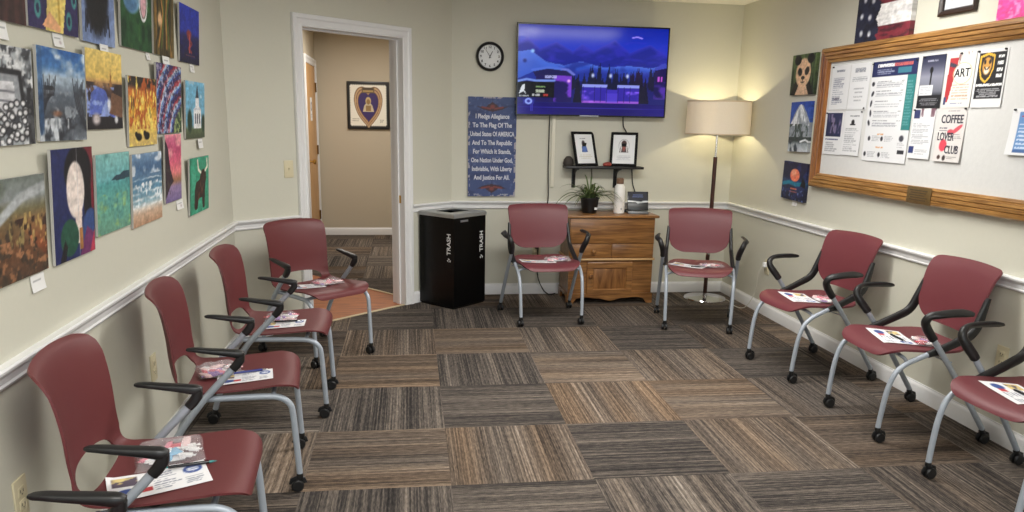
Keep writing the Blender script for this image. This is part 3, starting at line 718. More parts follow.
# ------------------------------------------------------------------ notice board
BY0, BY1, BZ0, BZ1 = 5.07, 2.63, 1.075, 1.992
bw, bh = BY0-BY1, BZ1-BZ0; mx = right_mx((BY0+BY1)/2, (BZ0+BZ1)/2)
nb = thing('notice_board', 'large white notice board in a wide grooved oak frame', 'notice board', (XR, (BY0+BY1)/2, BZ0))
p_ = mat('board_linen', rgb(208, 208, 206), .8, noise=.05, nscale=45, bump=.25)
child_of_world(MB().box((-bw/2+.03, -bh/2+.03, .002), (bw/2-.03, bh/2-.03, .024), mx).build('pin_surface', p_, smooth=0), nb)
FP = [(0, 0), (0, .75), (.08, .95), (.28, 1), (.32, .82), (.36, .98), (.52, .98), (.56, .8), (.60, .95), (.78, .9), (.82, .72), (.86, .82), (1, .7), (1, .4)]
def frame_side(a, b, horizontal):
    w = MB(); bd = .096; D = .052
    x, y = bw/2, bh/2
    rings = []
    for q, dd in FP:
        k = bd*q; z = .002+D*dd
        c = {'t': [(-x+k, y-k), (x-k, y-k)], 'b': [(x-k, -y+k), (-x+k, -y+k)], 'l': [(-x+k, -y+k), (-x+k, y-k)], 'r': [(x-k, y-k), (x-k, -y+k)]}[a]
        rings.append(w.verts([mx @ Vector((c[0][0], c[0][1], z)), mx @ Vector((c[1][0], c[1][1], z))]))
    for i in range(len(rings)-1): w.face((rings[i][0], rings[i+1][0], rings[i+1][1], rings[i][1]))
    w.face([r[0] for r in rings]); w.face([r[1] for r in rings][::-1])
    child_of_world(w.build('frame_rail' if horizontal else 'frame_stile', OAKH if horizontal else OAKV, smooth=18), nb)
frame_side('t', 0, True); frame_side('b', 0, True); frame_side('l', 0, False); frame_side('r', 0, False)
w = MB(); w.box((-.10, -.046, .0), (.10, .046, .006), right_mx(3.873, 1.125, .052), bev=.002)
pl_ = child_of_world(w.build('name_plate', mat('tarnished_brass', rgb(128, 104, 66), .4, .6, noise=.2, nscale=40)), nb)
w = MB()
for k in range(5): w.box((-.075+.01*(k % 2), .024-.013*k, .0), (.075-.012*(k % 3), .029-.013*k, .001), right_mx(3.873, 1.125, .0583))
child_of_world(w.build('engraved_lines', mat('engraving', rgb(74, 60, 40), .5)), nb)

PIN = mat('pin_black', rgb(24, 24, 26), .3)
def flyer(label, ya, yb, z0, z1, pic, pins=((.5, .97),), curl=.004, tilt=0.0, off=.026):
    w_, h_ = ya-yb, z1-z0
    mx = right_mx((ya+yb)/2, (z0+z1)/2, off) @ Matrix.Rotation(tilt, 4, 'Z')
    t = thing('flyer', label, 'flyer', (XR-off, (ya+yb)/2, z0), 0, 'flyers on the notice board')
    child_of_world(pic_mesh('sheet', pic, w_, h_, mx, PRINT, depth=.0008, bend=lambda u, v: curl*((1-v)**2)*1.2), t)
    for u, v in pins:
        pm = mx @ Matrix.Translation(((u-.5)*w_, (v-.5)*h_, .001))
        m = MB(); m.lathe([(.0045, 0), (.0055, .004), (.003, .006), (.0045, .009), (0, .0095)], 10); m.bm.transform(pm)
        child_of_world(m.build('push_pin', PIN), t)
    return t, mx
G = (120, 124, 132)
W_ = (220, 221, 223)
p = Pic(48, 64, seed=30).fill(W_).texts(.25, .8, .84, .9, 1, (110, 116, 130), .9).texts(.12, .75, .1, .74, 14, (128, 132, 150), ragged=.5); p.texts(.15, .6, .2, .28, 1, (90, 90, 110), .8)
flyer('white letter with a bulleted list, top left on the notice board', 4.941, 4.728, 1.592, 1.872, p, [(.06, .97)], .002)
p = Pic(48, 64, seed=31).fill(W_).texts(.22, .8, .80, .9, 1, (126, 130, 140), .85).texts(.12, .88, .6, .72, 3, (150, 154, 160), ragged=.2, center=True).texts(.25, .75, .15, .5, 4, (160, 162, 168), center=True, fill=.4)
flyer('pale centred text letter between the bulleted letter and the big poster', 4.722, 4.51, 1.59, 1.872, p, [(.9, .03)], .002)
p = Pic(48, 64, seed=32).fill(W_).rect(.06, .9, .42, .97, (36, 42, 76)).fnmix(9, 5, .5, .65, (120, 110, 140), region=lambda p: (p.v > .5)*(p.v < .95)*(p.u > .06)*(p.u < .9)).fnmix(10, 4, .6, .7, (20, 22, 40), region=lambda p: (p.v > .42)*(p.v < .75)*(p.u > .06)*(p.u < .9)).texts(.08, .86, .33, .39, 1, (60, 66, 110)).texts(.1, .9, .06, .3, 5, (150, 152, 158), ragged=.5)
flyer('flyer with a dark blue night city photo, lower left on the notice board', 4.957, 4.742, 1.302, 1.578, p, [(.05, .97)], .003)
p = Pic(48, 64, seed=33).fill(W_).texts(.3, .85, .84, .92, 1, (110, 112, 118)).blob(.5, .74, .09, .06, (30, 30, 34), .1).rect(.36, .64, .68, .71, (30, 30, 34)).texts(.12, .9, .08, .62, 12, (156, 158, 164), ragged=.4)
flyer('white text flyer with a small black hat emblem', 4.738, 4.535, 1.306, 1.584, p, [(.95, .97)], .005)
p = Pic(96, 130, seed=34).fill(W_).rect(0, 1, .845, 1, (34, 42, 86)).rect(.82, 1, .32, .845, (46, 122, 122)).rect(.6, .88, .87, .925, (60, 120, 140)).texts(.12, .5, .94, .975, 1, (236, 236, 240), .8, a=1, ragged=0).texts(.5, .9, .94, .975, 1, (190, 96, 96), .8, a=1, ragged=0).texts(.12, .55, .865, .925, 3, (170, 176, 200), .5)
for k in range(5):
    y = .78-.098*k; p.blob(.06+.012*(k % 2), y, .035, .022, (44, 44, 54), .2, rot=.6*k).texts(.14, .5, y+.012, y+.03, 1, (90, 92, 100)).texts(.14, .76, y-.04, y+.008, 4, (150, 152, 160), ragged=.15).texts(.7, .78, y+.012, y+.03, 1, (120, 122, 126))
p.texts(.84, .98, .36, .8, 16, (130, 176, 176), a=.5).texts(.3, .5, .27, .285, 1, (206, 140, 70), .9).texts(.3, .52, .135, .15, 1, (206, 140, 70), .9)
for x, y in ((.12, .23), (.42, .23), (.06, .07), (.4, .07)): p.blob(x, y, .03, .024, (40, 40, 50), .2).texts(x+.06, x+.26, y-.03, y+.03, 4, (150, 152, 158))
p.blob(.86, .24, .05, .03, (60, 60, 70), .2).rect(.8, .95, .09, .13, (50, 50, 56)).texts(.78, .95, .15, .2, 3, (170, 170, 174))
flyer('big information poster with a navy heading and teal side band', 4.49, 4.068, 1.284, 1.866, p, [(.02, .98), (.98, .98)], .004)
p = Pic(48, 64, seed=35).grad([(0, (20, 20, 24)), (.2, (36, 38, 44)), (.32, (110, 112, 124)), (.6, (140, 142, 158)), (.85, (60, 62, 84)), (1, (30, 34, 62))]).rect(.0, 1, .0, .24, (26, 26, 30)).texts(.1, .9, .04, .2, 4, (150, 150, 156), .5, center=True).texts(.25, .75, .87, .91, 1, (180, 182, 200), .8).blob(.46, .72, .07, .06, (18, 18, 20), .2).rect(.43, .49, .4, .72, (20, 20, 22)).blob(.46, .36, .1, .06, (16, 16, 18), .3).rect(.03, .6, .24, .44, (222, 222, 226)).texts(.08, .55, .27, .42, 4, (160, 160, 170), .4)
flyer('dark grey photo flyer with a white text box', 4.034, 3.844, 1.592, 1.868, p, [(.1, .98)], .002)
p = Pic(48, 64, seed=36).fill((222, 220, 214)).poly([(.06, .1), (.2, .1), (.42, .92), (.1, .92)], (178, 52, 56)).rect(.06, .14, .06, .2, (60, 70, 110)).poly([(.12, .76), (.5, .7), (.5, .76), (.12, .84)], (60, 60, 76)).fnmix(9, 6, .5, .6, (150, 116, 112), region=lambda p: (p.v > .8)*(p.u > .4)*(p.u < .92)).blob(.6, .62, .3, .18, (240, 238, 232), .05).ring(.6, .62, .32, .19, .05, (214, 180, 140)).texts(.3, .92, .14, .44, 6, (190, 150, 120), .35, ragged=.1).texts(.3, .9, .06, .1, 1, (90, 100, 150))
t, mx2 = flyer('flyer headed ART with a red easel down its left side', 3.83, 3.622, 1.592, 1.866, p, [(.5, .98)], .002)
INK = mat('ink_black', rgb(40, 40, 44), .6); INKG = mat('ink_slate', rgb(66, 64, 76), .6)
child_of_world(lettering('lettering', 'ART', .06, INK, None, mx2 @ Matrix.Translation((.02, .034, .0022)), .0006), t)
p = Pic(56, 70, seed=37).fill((222, 222, 223)).rect(.06, .96, .15, .95, (22, 22, 26))
sh = [(.1, .9), (.26, .93), (.36, .95), (.48, .93), (.6, .9), (.59, .66), (.5, .5), (.36, .42), (.2, .5), (.11, .66)]
p.poly(sh, (226, 178, 60)).poly([(.5+(x-.36)*.82-.14, .69+(y-.69)*.84) for x, y in sh], (40, 34, 30)).blob(.36, .72, .15, .15, (206, 150, 70), .1).blob(.28, .79, .04, .04, (40, 30, 26)).blob(.44, .79, .04, .04, (40, 30, 26)).blob(.36, .64, .08, .06, (232, 222, 206), .2).line([(.28, .7), (.34, .66)], .015, (40, 30, 26)).line([(.44, .7), (.38, .66)], .015, (40, 30, 26))
for k in range(4): p.texts(.7, .9, .84-.11*k, .9-.11*k, 1, (236, 236, 236), .9, a=1, ragged=.1)
p.texts(.08, .94, .36, .42, 1, (240, 240, 240), .8, a=1, ragged=0).texts(.12, .9, .18, .34, 5, (196, 196, 200), .5, center=True)
flyer('black flyer with a yellow tiger shield emblem', 3.613, 3.412, 1.59, 1.864, p, [(.05, .98), (.92, .98)], .003)
p = Pic(48, 64, seed=38).fill(W_).rect(.04, .3, .8, .97, (52, 60, 104)).fnmix(8, 4, .45, .6, (120, 90, 100), region=lambda p: (p.v > .84)*(p.u > .34)).rect(.02, .24, .1, .24, (48, 58, 110)).texts(.06, .9, .28, .72, 12, (150, 152, 160), ragged=.5).texts(.3, .9, .08, .2, 3, (160, 162, 166))
flyer('white flyer with navy squares and a small group photo strip', 4.048, 3.866, 1.32, 1.59, p, [(.06, .97)], .007)
p = Pic(56, 76, seed=39).fill((212, 208, 205)).texts(.3, .85, .92, .95, 1, (120, 116, 130)).blob(.72, .60, .2, .045, (206, 84, 96), .1, rot=.4).blob(.5, .55, .12, .05, (206, 84, 96), .1).blob(.3, .30, .14, .11, (214, 70, 86), .1).blob(.25, .38, .05, .05, (214, 70, 86)).texts(.62, .95, .42, .52, 3, (130, 126, 130)).blob(.22, .08, .06, .04, (70, 50, 46), .2).blob(.42, .07, .06, .05, (60, 50, 50), .2).texts(.5, .9, .05, .1, 2, (130, 126, 126)).texts(.06, .4, .55, .64, 2, (90, 88, 100))
t, mx2 = flyer('COFFEE LOVER CLUB flyer with pink splashes, pinned lower than its neighbours', 3.83, 3.628, 1.315, 1.594, p, [(.95, .97)], .009)
for s_, x, y, z, q in (('COFFEE', 0, .078, .060, .80), ('LOVER', -.03, -.012, .058, .72), ('CLUB', .03, -.078, .058, .72)):
    child_of_world(lettering('lettering', s_, z, INKG, None, mx2 @ Matrix.Translation((x, y, .0022+.0108*(.5-y/.279)**2)), .0007, sx=q), t)
p = Pic(60, 48, seed=40).fill(W_).rect(.16, 1, .05, .93, (96, 138, 190)).poly([(.2, .82), (.4, .95), (.4, .8)], (170, 50, 70)).texts(.2, .95, .12, .7, 7, (220, 230, 242), .45).rect(.16, 1, .05, .12, (60, 96, 150))
flyer('blue panelled sheet pinned alone at the right end of the notice board', 3.328, 3.05, 1.372, 1.584, p, [(.06, .97)], .012)

# framed stamp picture at the end of the hall
t = thing('framed_poster', 'square framed stamp print of a gold and purple heart medal in the hall', 'poster', (-.414, HY, 1.33))
mx = frame_mx((-.414, HY-.001, 1.622), (1, 0, 0), (0, -1, 0))
o = MB().box((-.26, -.288, 0), (.26, .288, .03), mx, bev=.004).build('poster_frame', BLACK); child_of_world(o, t)
p = Pic(110, 124, seed=41).fill((14, 14, 14)).rect(.04, .96, .04, .96, (240, 236, 222))
for k in range(17):
    q = .06+.055*k
    for x, y in ((q, .04), (q, .96), (.04, q), (.96, q)): p.blob(x, y, .017, .015, (14, 14, 14), .1)
hx = (p.u-.5)/.33; hy = (p.v-.5)/.33
hrt = lambda k: ((hx/k)**2+((hy/k+.12)*1.0-.55*np.abs(hx/k)**.8)**2 < 1.0)*1.0
def heart(k, c):
    X, Y = hx/k, hy/k+.05
    f = (X*1.02)**2+(Y*.86-.62*np.sqrt(np.abs(X)+.001)+.28)**2
    p.mix((f < 1)*1.0, c)
heart(1.10, (132, 100, 70)); heart(1.04, (196, 164, 124)); heart(.95, (128, 94, 68)); heart(.90, (188, 150, 112)); heart(.80, (104, 74, 56)); heart(.76, (58, 40, 100))
p.rect(.34, .66, .78, .9, (112, 92, 60)).rect(.37, .63, .80, .83, (180, 150, 96)).rect(.37, .63, .85, .88, (70, 60, 50))
p.blob(.5, .60, .07, .09, (206, 180, 130), .1).poly([(.36, .36), (.64, .36), (.6, .5), (.54, .56), (.46, .56), (.4, .5)], (206, 190, 160)).blob(.5, .58, .045, .06, (150, 116, 66), .1).rect(.44, .56, .38, .5, (150, 120, 74)).texts(.1, .28, .14, .22, 2, (150, 140, 124), .5)
child_of_world(pic_mesh('print', p, .49, .545, mx @ Matrix.Translation((0, 0, .0305)), PRINT), t)
child_of_world(lettering('lettering', '37', .05, mat('stamp_ink', rgb(110, 100, 86), .6), None, mx @ Matrix.Translation((.16, -.19, .031)), .0), t)
# ================================================================== THINGS AT THE BACK WALL
# --- television
TVX0, TVX1, TVZ0, TVZ1, TVO = .922, 2.194, 1.524, 2.246, .09
tvc = ((TVX0+TVX1)/2, (TVZ0+TVZ1)/2)
t = thing('television', 'large flat television showing a blue night scene on the back wall', 'television', (tvc[0], YB-TVO, TVZ0))
mx = back_mx(tvc[0], tvc[1], TVO)
W, Hh = TVX1-TVX0, TVZ1-TVZ0
w = MB(); w.frame(mx, W, Hh, .012, -.012, .002, [(0, 0), (0, .8), (.3, 1), (1, 1), (1, .4)])
child_of_world(w.build('bezel', BLACKG, smooth=20), t)
w = MB(); w.box((-W/2+.004, -Hh/2+.004, -.035), (W/2-.004, Hh/2-.004, -.012), mx, bev=.004); w.box((-.32, -.3, -.06), (.32, .12, -.035), mx, bev=.01); w.box((-.2, -.2, -.0895), (.2, .2, -.06), mx)
child_of_world(w.build('back_cover', BLACK), t)
p = Pic(220, 124, seed=50).grad([(0, (12, 8, 90)), (.08, (10, 6, 80)), (.085, (18, 12, 120)), (.13, (14, 8, 96)), (.2, (16, 14, 90)), (.45, (36, 54, 180)), (.62, (34, 60, 205)), (.8, (20, 50, 200)), (1, (10, 34, 165))])
def ridge(base, amp, pts, c, c2):
    xs, ys = zip(*pts); f = np.interp(p.u, xs, ys)+.012*(p.noise(40, 2)-.5)
    d = f-p.v; p.mix((d > 0)*1.0, c); p.mix(np.clip(1-d/.05, 0, 1)*(d > 0)*c2[3], c2[:3])
ridge(0, 0, [(0, .80), (.06, .86), (.14, .74), (.25, .82), (.36, .72), (.42, .80), (.5, .73), (.64, .86), (.74, .72), (.88, .82), (1, .70)], (22, 34, 150), (70, 70, 235, .55))
p.fnmix(9, 14, .5, .7, (52, 50, 200), region=lambda p: (p.v < .84)*(p.v > .55)*.6)
ridge(0, 0, [(0, .70), (.08, .72), (.18, .60), (.3, .56), (.42, .61), (.55, .55), (.75, .57), (.9, .55), (1, .60)], (40, 78, 196), (120, 150, 255, .5))
ridge(0, 0, [(0, .62), (.1, .64), (.2, .52), (.35, .50), (.5, .54), (.7, .49), (1, .52)], (26, 48, 156), (80, 110, 240, .4))
p.rect(0, 1, .13, .385, (22, 26, 112)).rect(0, 1, 0, .135, (18, 8, 104)).rect(0, 1, .075, .083, (50, 40, 170)).fnmix(3, 2, .5, .8, (30, 16, 130), region=lambda p: (p.v < .13)*1.0)
p.fnmix(12, 10, .5, .7, (24, 40, 140), region=lambda p: (p.v < .6)*(p.v > .38)*.7)
rg = np.random.RandomState(3)
for k in range(64):      # dark fir trees
    x = .36+.64*rg.rand(); y = .30+.05*rg.rand(); h = .12+.14*rg.rand(); wd = .012+.012*rg.rand()
    p.poly([(x-wd, y-.02), (x, y+h), (x+wd, y-.02)], (10, 18, 56), .9)
for x in (.52, .83, .86, .4): p.poly([(x-.03, .14), (x, .46), (x+.03, .14)], (10, 14, 46))
p.poly([(.1, .48), (.14, .52), (.3, .52), (.36, .46), (.34, .42), (.12, .42)], (22, 22, 84)).line([(.1, .5), (.2, .53), (.33, .51), (.37, .46)], .012, (110, 120, 220)).rect(.12, .36, .14, .44, (26, 18, 92)).fnmix(14, 12, .5, .68, (120, 60, 210), region=lambda p: (p.u > .24)*(p.u < .36)*(p.v > .14)*(p.v < .44)).texts(.18, .26, .41, .445, 1, (200, 205, 255), .8)
p.poly([(0, .4), (0, .69), (.07, .72), (.16, .60), (.26, .55), (.30, .5), (.2, .52), (.1, .48)], (70, 112, 226), .75).rect(.43, .6, .14, .34, (48, 34, 170)).rect(.6, .68, .14, .30, (60, 44, 190)).rect(.67, .82, .14, .34, (48, 34, 170)).rect(.43, .6, .325, .35, (150, 160, 250)).rect(.67, .82, .325, .35, (150, 160, 250)).fnmix(16, 10, .5, .66, (130, 90, 250), region=lambda p: (p.v > .14)*(p.v < .28)*(p.u > .43)*(p.u < .82)).rect(.43, .82, .14, .165, (200, 110, 240), .7).rect(.59, .68, .15, .26, (90, 70, 220), .6)
for k in range(10): p.rect(.435+.04*k, .439+.04*k, .15, .33, (20, 16, 80), .7)
for x in (.5, .62, .735): p.blob(x, .455, .009, .022, (210, 220, 255), .6)
p.rect(.92, 1, .2, .56, (20, 16, 84)).rect(.945, .955, .4, .46, (200, 90, 220)).rect(.965, .975, .4, .46, (200, 90, 220)).poly([(.9, .52), (.96, .6), (1, .62), (1, .56)], (60, 70, 190)).fnmix(10, 10, .5, .7, (110, 60, 210), region=lambda p: (p.u > .92)*(p.v > .2)*(p.v < .4)*.7)
p.rect(0, .245, .19, .37, (10, 12, 22)).line([(.0, .37), (.06, .395), (.12, .38), (.24, .385)], .012, (120, 150, 235)).poly([(.01, .23), (.03, .33), (.05, .34), (.045, .27), (.06, .22), (.04, .26)], (226, 230, 236)).texts(.12, .2, .3, .325, 1, (150, 190, 120), .9).texts(.12, .19, .25, .285, 1, (230, 240, 210), .9).texts(.1, .16, .21, .235, 1, (236, 236, 236), .9).texts(.17, .21, .21, .235, 1, (220, 70, 60), .9).texts(.01, .08, .2, .215, 1, (200, 205, 210), .8)
p.rect(.04, .11, .12, .17, (40, 40, 150)).ring(.075, .147, .018, .026, .5, (150, 170, 255)).rect(.09, .092, .04, .12, (60, 60, 190)).rect(.10, .102, .04, .12, (60, 60, 190)).blob(.095, .71, .012, .02, (150, 200, 255), .5).blob(.045, .6, .012, .02, (20, 40, 130), .5).blob(.34, .385, .01, .016, (255, 190, 255), .5).line([(.76, .89), (.79, .9), (.82, .885)], .008, (160, 140, 255))
scr = attr_mat('lit_screen', .12, emit=.85)
child_of_world(pic_mesh('screen', p, W-.022, Hh-.022, mx @ Matrix.Translation((0, 0, -.002)), scr), t)
w = MB(); w.box((-.10, -Hh/2+.0005, .002), (.06, -Hh/2+.0085, .003), mx); child_of_world(w.build('brand_strip', mat('strip_silver', rgb(190, 194, 214), .3), smooth=0), t)

# --- clock
t = thing('wall_clock', 'round black-rimmed white wall clock beside the television', 'clock', (.713, YB, 1.87))
mx = back_mx(.713, 1.983, .001)
w = MB(); w.lathe([(.113, 0), (.116, .012), (.112, .026), (.102, .032), (.094, .028), (.092, .014)], 48, caps=False); w.bm.transform(mx); child_of_world(w.build('rim', BLACK), t)
w = MB(); w.lathe([(.094, .004), (.094, .012)], 48); w.bm.transform(mx); child_of_world(w.build('dial', mat('dial_white', rgb(226, 228, 228), .5)), t)
for n in range(1, 13):
    a = rad(90-30*n); child_of_world(lettering('numeral', str(n), .027, INK, None, mx @ Matrix.Translation((.074*math.cos(a), .074*math.sin(a), .013)), .0007), t)
w = MB()
for k in range(60):
    m2 = mx @ Matrix.Rotation(-rad(6*k), 4, 'Z'); w.box((-.0005, .086, .0125), (.0005, .091, .013), m2)
child_of_world(w.build('minute_marks', INK, smooth=0), t)
def hand(name, ang, ln, wd, z):
    w = MB(); w.prism([(-wd, -.015), (wd, -.015), (wd*.6, ln), (-wd*.6, ln)], mx @ Matrix.Rotation(-rad(ang), 4, 'Z'), z, z+.001); child_of_world(w.build(name, INK, smooth=0), t)
hand('hour_hand', 27, .046, .0034, .0145); hand('minute_hand', 327, .066, .0024, .016)

# --- pledge sign
SX0, SX1, SZ0, SZ1 = .538, .940, .852, 1.666
t = thing('pledge_sign', 'worn blue wooden sign lettered with the pledge of allegiance', 'sign', ((SX0+SX1)/2, YB, SZ0))
p = Pic(90, 170, seed=51).fill((62, 78, 124)).fnmix(3, 22, .5, .75, (50, 62, 104)).fnmix(20, 40, .62, .75, (84, 100, 146), a=.7)
edge = np.minimum(np.minimum(p.u, 1-p.u)*1.0, np.minimum(p.v, 1-p.v)*2)
p.mix(((edge < .035)*(p.noise(14, 30) > .56))*.9, (176, 170, 176)); p.mix((np.abs(p.u-.5) < .006)*.4, (40, 48, 84))
def eagle(y, fl):
    c = (66, 46, 56); r = (126, 62, 60)
    p.poly([(.5, y-.04*fl), (.3, y-.02*fl), (.18, y+.012*fl), (.36, y+.004*fl), (.42, y+.03*fl), (.5, y+.055*fl), (.58, y+.03*fl), (.64, y+.004*fl), (.82, y+.012*fl), (.7, y-.02*fl)], c)
    p.blob(.5, y+.005*fl, .08, .03, c, .3).blob(.5, y+.008*fl, .05, .02, r, .3).line([(.28, y+.004*fl), (.46, y-.012*fl)], .008, r).line([(.72, y+.004*fl), (.54, y-.012*fl)], .008, r)
eagle(.895, 1); eagle(.088, -1)
p.texts(.12, .26, .012, .028, 1, (180, 180, 190), .8).texts(.68, .9, .012, .028, 1, (190, 190, 196), .8)
mx = back_mx((SX0+SX1)/2, (SZ0+SZ1)/2, .002)
o = pic_mesh('board', p, SX1-SX0, SZ1-SZ0, mx, ART, depth=.02, edge=(.4, .4, .46)); child_of_world(o, t)
LET = mat('sign_lettering', rgb(214, 216, 226), .6)
for k, (ln, q) in enumerate((('I Pledge Allegiance', .86), ('To The Flag Of The', .93), ('United States Of AMERICA', .75), ('And To The Republic', .88), ('For Which It Stands,', .88), ('One Nation Under God,', .80), ('Indivisible, With Liberty', .80), ('And Justice For All.', .88))):
    child_of_world(lettering('lettering', ln, 0.052, LET, None, mx @ Matrix.Translation((0, .250-.0715*k, .0212)), .0014, sx=q*.84), t)

# --- shelf with two framed prints
t = thing('wall_shelf', 'narrow black shelf on two brackets below the television', 'shelf', (1.68, YB, .93))
w = MB(); w.box((1.345, YB-.17, 1.098), (2.012, YB-.016, 1.118), bev=.002); child_of_world(w.build('shelf_board', BLACK), t)
for x in (1.445, 1.81):
    w = MB(); w.box((x-.016, YB-.006, .93), (x+.016, YB-.001, 1.098)); w.box((x-.014, YB-.15, 1.090), (x+.014, YB-.006, 1.0975))
    w.prism([(-.140, 1.09), (-.006, 1.09), (-.006, .935), (-.016, .935), (-.03, 1.02), (-.07, 1.066)], Matrix(((0, 0, 1, x), (1, 0, 0, YB), (0, 1, 0, 0), (0, 0, 0, 1))), -.004, .004)
    child_of_world(w.build('bracket', BLACK), t)
def photo_frame(x, y, yaw, lab, seed, body):
    t = thing('photo_frame', lab, 'picture frame', (x, y, 1.1185), yaw, 'framed prints on the black shelf')
    lean = rad(17)
    m0 = Matrix.Rotation(-lean, 4, 'X') @ frame_mx((0, 0, .147), (1, 0, 0), (0, -1, 0))
    w = MB(); w.frame(m0, .228, .292, .022, -.008, .010, [(0, 0), (0, .8), (.2, 1), (.8, 1), (1, .6), (1, .3)]); w.box((-.11, -.142, -.008), (.11, .142, -.004), m0)
    w.build('frame_border', mat('matte_black', rgb(20, 20, 21), .75, spec=.2), t, 20)
    p = Pic(56, 76, seed=seed).fill((236, 238, 240)); body(p)
    pic_mesh('print', p, .19, .254, m0 @ Matrix.Translation((0, 0, .0005)), PRINT, t)
    pv = Vector((0, .065, .0)); w = MB(); w.sweep([(0, .045, .19), (0, .088, .003)], .02, .002, power=6); w.build('easel_back', BLACK, t)
def b1(p): p.texts(.3, .7, .83, .87, 1, (140, 140, 150)).poly([(.34, .4), (.36, .58), (.46, .66), (.6, .6), (.66, .4)], (70, 96, 160)).blob(.47, .66, .09, .12, (70, 60, 64), .2).blob(.5, .5, .12, .1, (90, 120, 190), .3).texts(.14, .88, .16, .32, 3, (186, 180, 150), .35, center=True)
def b2(p): p.ring(.5, .62, .23, .22, .06, (180, 180, 186)).poly([(.3, .4), (.36, .6), (.5, .66), (.64, .6), (.7, .4)], (84, 70, 74)).blob(.5, .7, .11, .1, (70, 46, 46), .2).blob(.5, .56, .07, .12, (150, 80, 70), .3).line([(.36, .42), (.4, .6)], .02, (236, 236, 236)).line([(.64, .42), (.6, .6)], .02, (236, 236, 236)).texts(.14, .88, .12, .3, 4, (180, 182, 190), .35, center=True)
photo_frame(1.535, YB-.108, rad(24), 'black framed print of a blue figure, left of the two on the shelf', 52, b1)
photo_frame(1.845, YB-.108, rad(-18), 'black framed print of a dark figure, right of the two on the shelf', 53, b2)
w = MB(); w.sweep([(0, 0, 0), (0, 0, .02), (0, 0, .05), (0, 0, .075), (0, 0, .08)], [.04, .046, .042, .022, .006], [.03, .034, .03, .016, .005], seg=18)
o = w.build('stone_ornament', mat('dark_stone', rgb(60, 54, 48), .7, noise=.3, nscale=40)); o.location = (1.385, YB-.06, 1.1185); tag(o, 'small dark rounded ornament at the left end of the black shelf', 'ornament')
w = MB(); w.sweep([(-.035, 0, .012), (-.02, 0, .016), (.0, 0, .018), (.02, 0, .017), (.035, 0, .012)], [.012, .02, .022, .02, .01], [.01, .015, .018, .016, .01], seg=14)
o = w.build('toy_car', mat('dull_red', rgb(150, 60, 50), .5, noise=.25, nscale=60)); o.location = (1.705, YB-.12, 1.1195); o['label'] = 'tiny red object lying on the shelf between the two framed prints'; o.name = 'red_trinket'; o['category'] = 'trinket'

# --- cables and cable cover
def cable(name, lab, pts, r, m, n=40, cat='cable'):
    P = spline(pts, n); w = MB(); w.sweep([tuple(q) for q in P], r, seg=8); o = w.build(name, m); return tag(o, lab, cat)
w = MB(); w.box((1.243, YB-.018, .93), (1.272, YB-.0005, 1.53), bev=.004)
o = w.build('cable_cover', mat('cover_white', rgb(226, 222, 204), .5)); tag(o, 'cream vertical cable cover on the wall below the television', 'cable cover')
CB = mat('cable_black', rgb(22, 22, 24), .5)
cable('television_cable', 'long black cable hanging from the television down to the floor outlet', [(1.215, YB-.05, 1.56), (1.218, YB-.03, 1.4), (1.220, YB-.02, 1.1), (1.222, YB-.045, .83), (1.20, YB-.04, .74), (1.16, YB-.03, .55), (1.15, YB-.02, .2), (1.19, YB-.06, .06), (1.24, YB-.09, .012), (1.31, YB-.04, .008)], .005, CB)
cable('power_cable', 'black cable from the television passing behind the shelf to the cabinet', [(1.84, YB-.05, 1.56), (1.855, YB-.03, 1.45), (1.895, YB-.012, 1.38), (1.93, YB-.006, 1.15), (1.955, YB-.006, 1.09), (1.965, YB-.02, .97), (1.99, YB-.04, .88), (1.985, YB-.05, .80), (1.95, YB-.06, .745)], .005, CB)
cable('thin_cable', 'thin brown cable hanging behind the spider plant', [(1.60, YB-.01, 1.095), (1.603, YB-.012, 1.0), (1.59, YB-.02, .9), (1.60, YB-.03, .80), (1.64, YB-.05, .745)], .004, mat('cable_brown', rgb(70, 56, 44), .5))

# --- outlets and switch
def outlet(lab, mx, group='wall outlets'):
    t = thing('wall_outlet', lab, 'outlet', mx.translation, 0, group)
    w = MB(); w.box((-.036, -.06, 0), (.036, .06, .006), mx, bev=.002); child_of_world(w.build('cover_plate', IVORY), t)
    for y in (.02, -.02):
        w = MB(); w.box((-.017, y-.014, .006), (.017, y+.014, .008), mx, bev=.002); r = child_of_world(w.build('socket', IVORY), t)
        s = MB(); s.box((-.009, y-.003, .008), (-.006, y+.006, .0084), mx); s.box((.006, y-.003, .008), (.009, y+.005, .0084), mx); s.box((-.002, y-.010, .008), (.002, y-.006, .0084), mx)
        sl = s.build('slot', DARKSLOT, smooth=0); sl.parent = r
    return t
outlet('ivory wall outlet on the left wall behind the second chair from the camera', left_mx(3.37, .405))
outlet('ivory wall outlet on the left wall low by the chair nearest the camera', left_mx(2.165, .415))
outlet('ivory wall outlet on the right wall near the corner by the floor lamp', right_mx(5.64, .385))
outlet('ivory wall outlet on the right wall above the nearest maroon seat', right_mx(3.175, .41))
outlet('ivory wall outlet on the back wall behind the chair beside the trash bin', back_mx(1.14, .40))
w = MB(); mp = back_mx(1.14, .42, .0085); w.box((-.016, -.016, 0), (.016, .016, .028), mp, bev=.005)
tag(w.build('socket_plug', CB), 'black plug in the outlet behind the chair beside the trash bin', 'plug')
w = MB(); mp = right_mx(5.64, .405, .0085); w.box((-.016, -.02, 0), (.016, .02, .03), mp, bev=.005)
o = tag(w.build('socket_plug', WHITEP), 'white plug in the right corner outlet', 'plug')
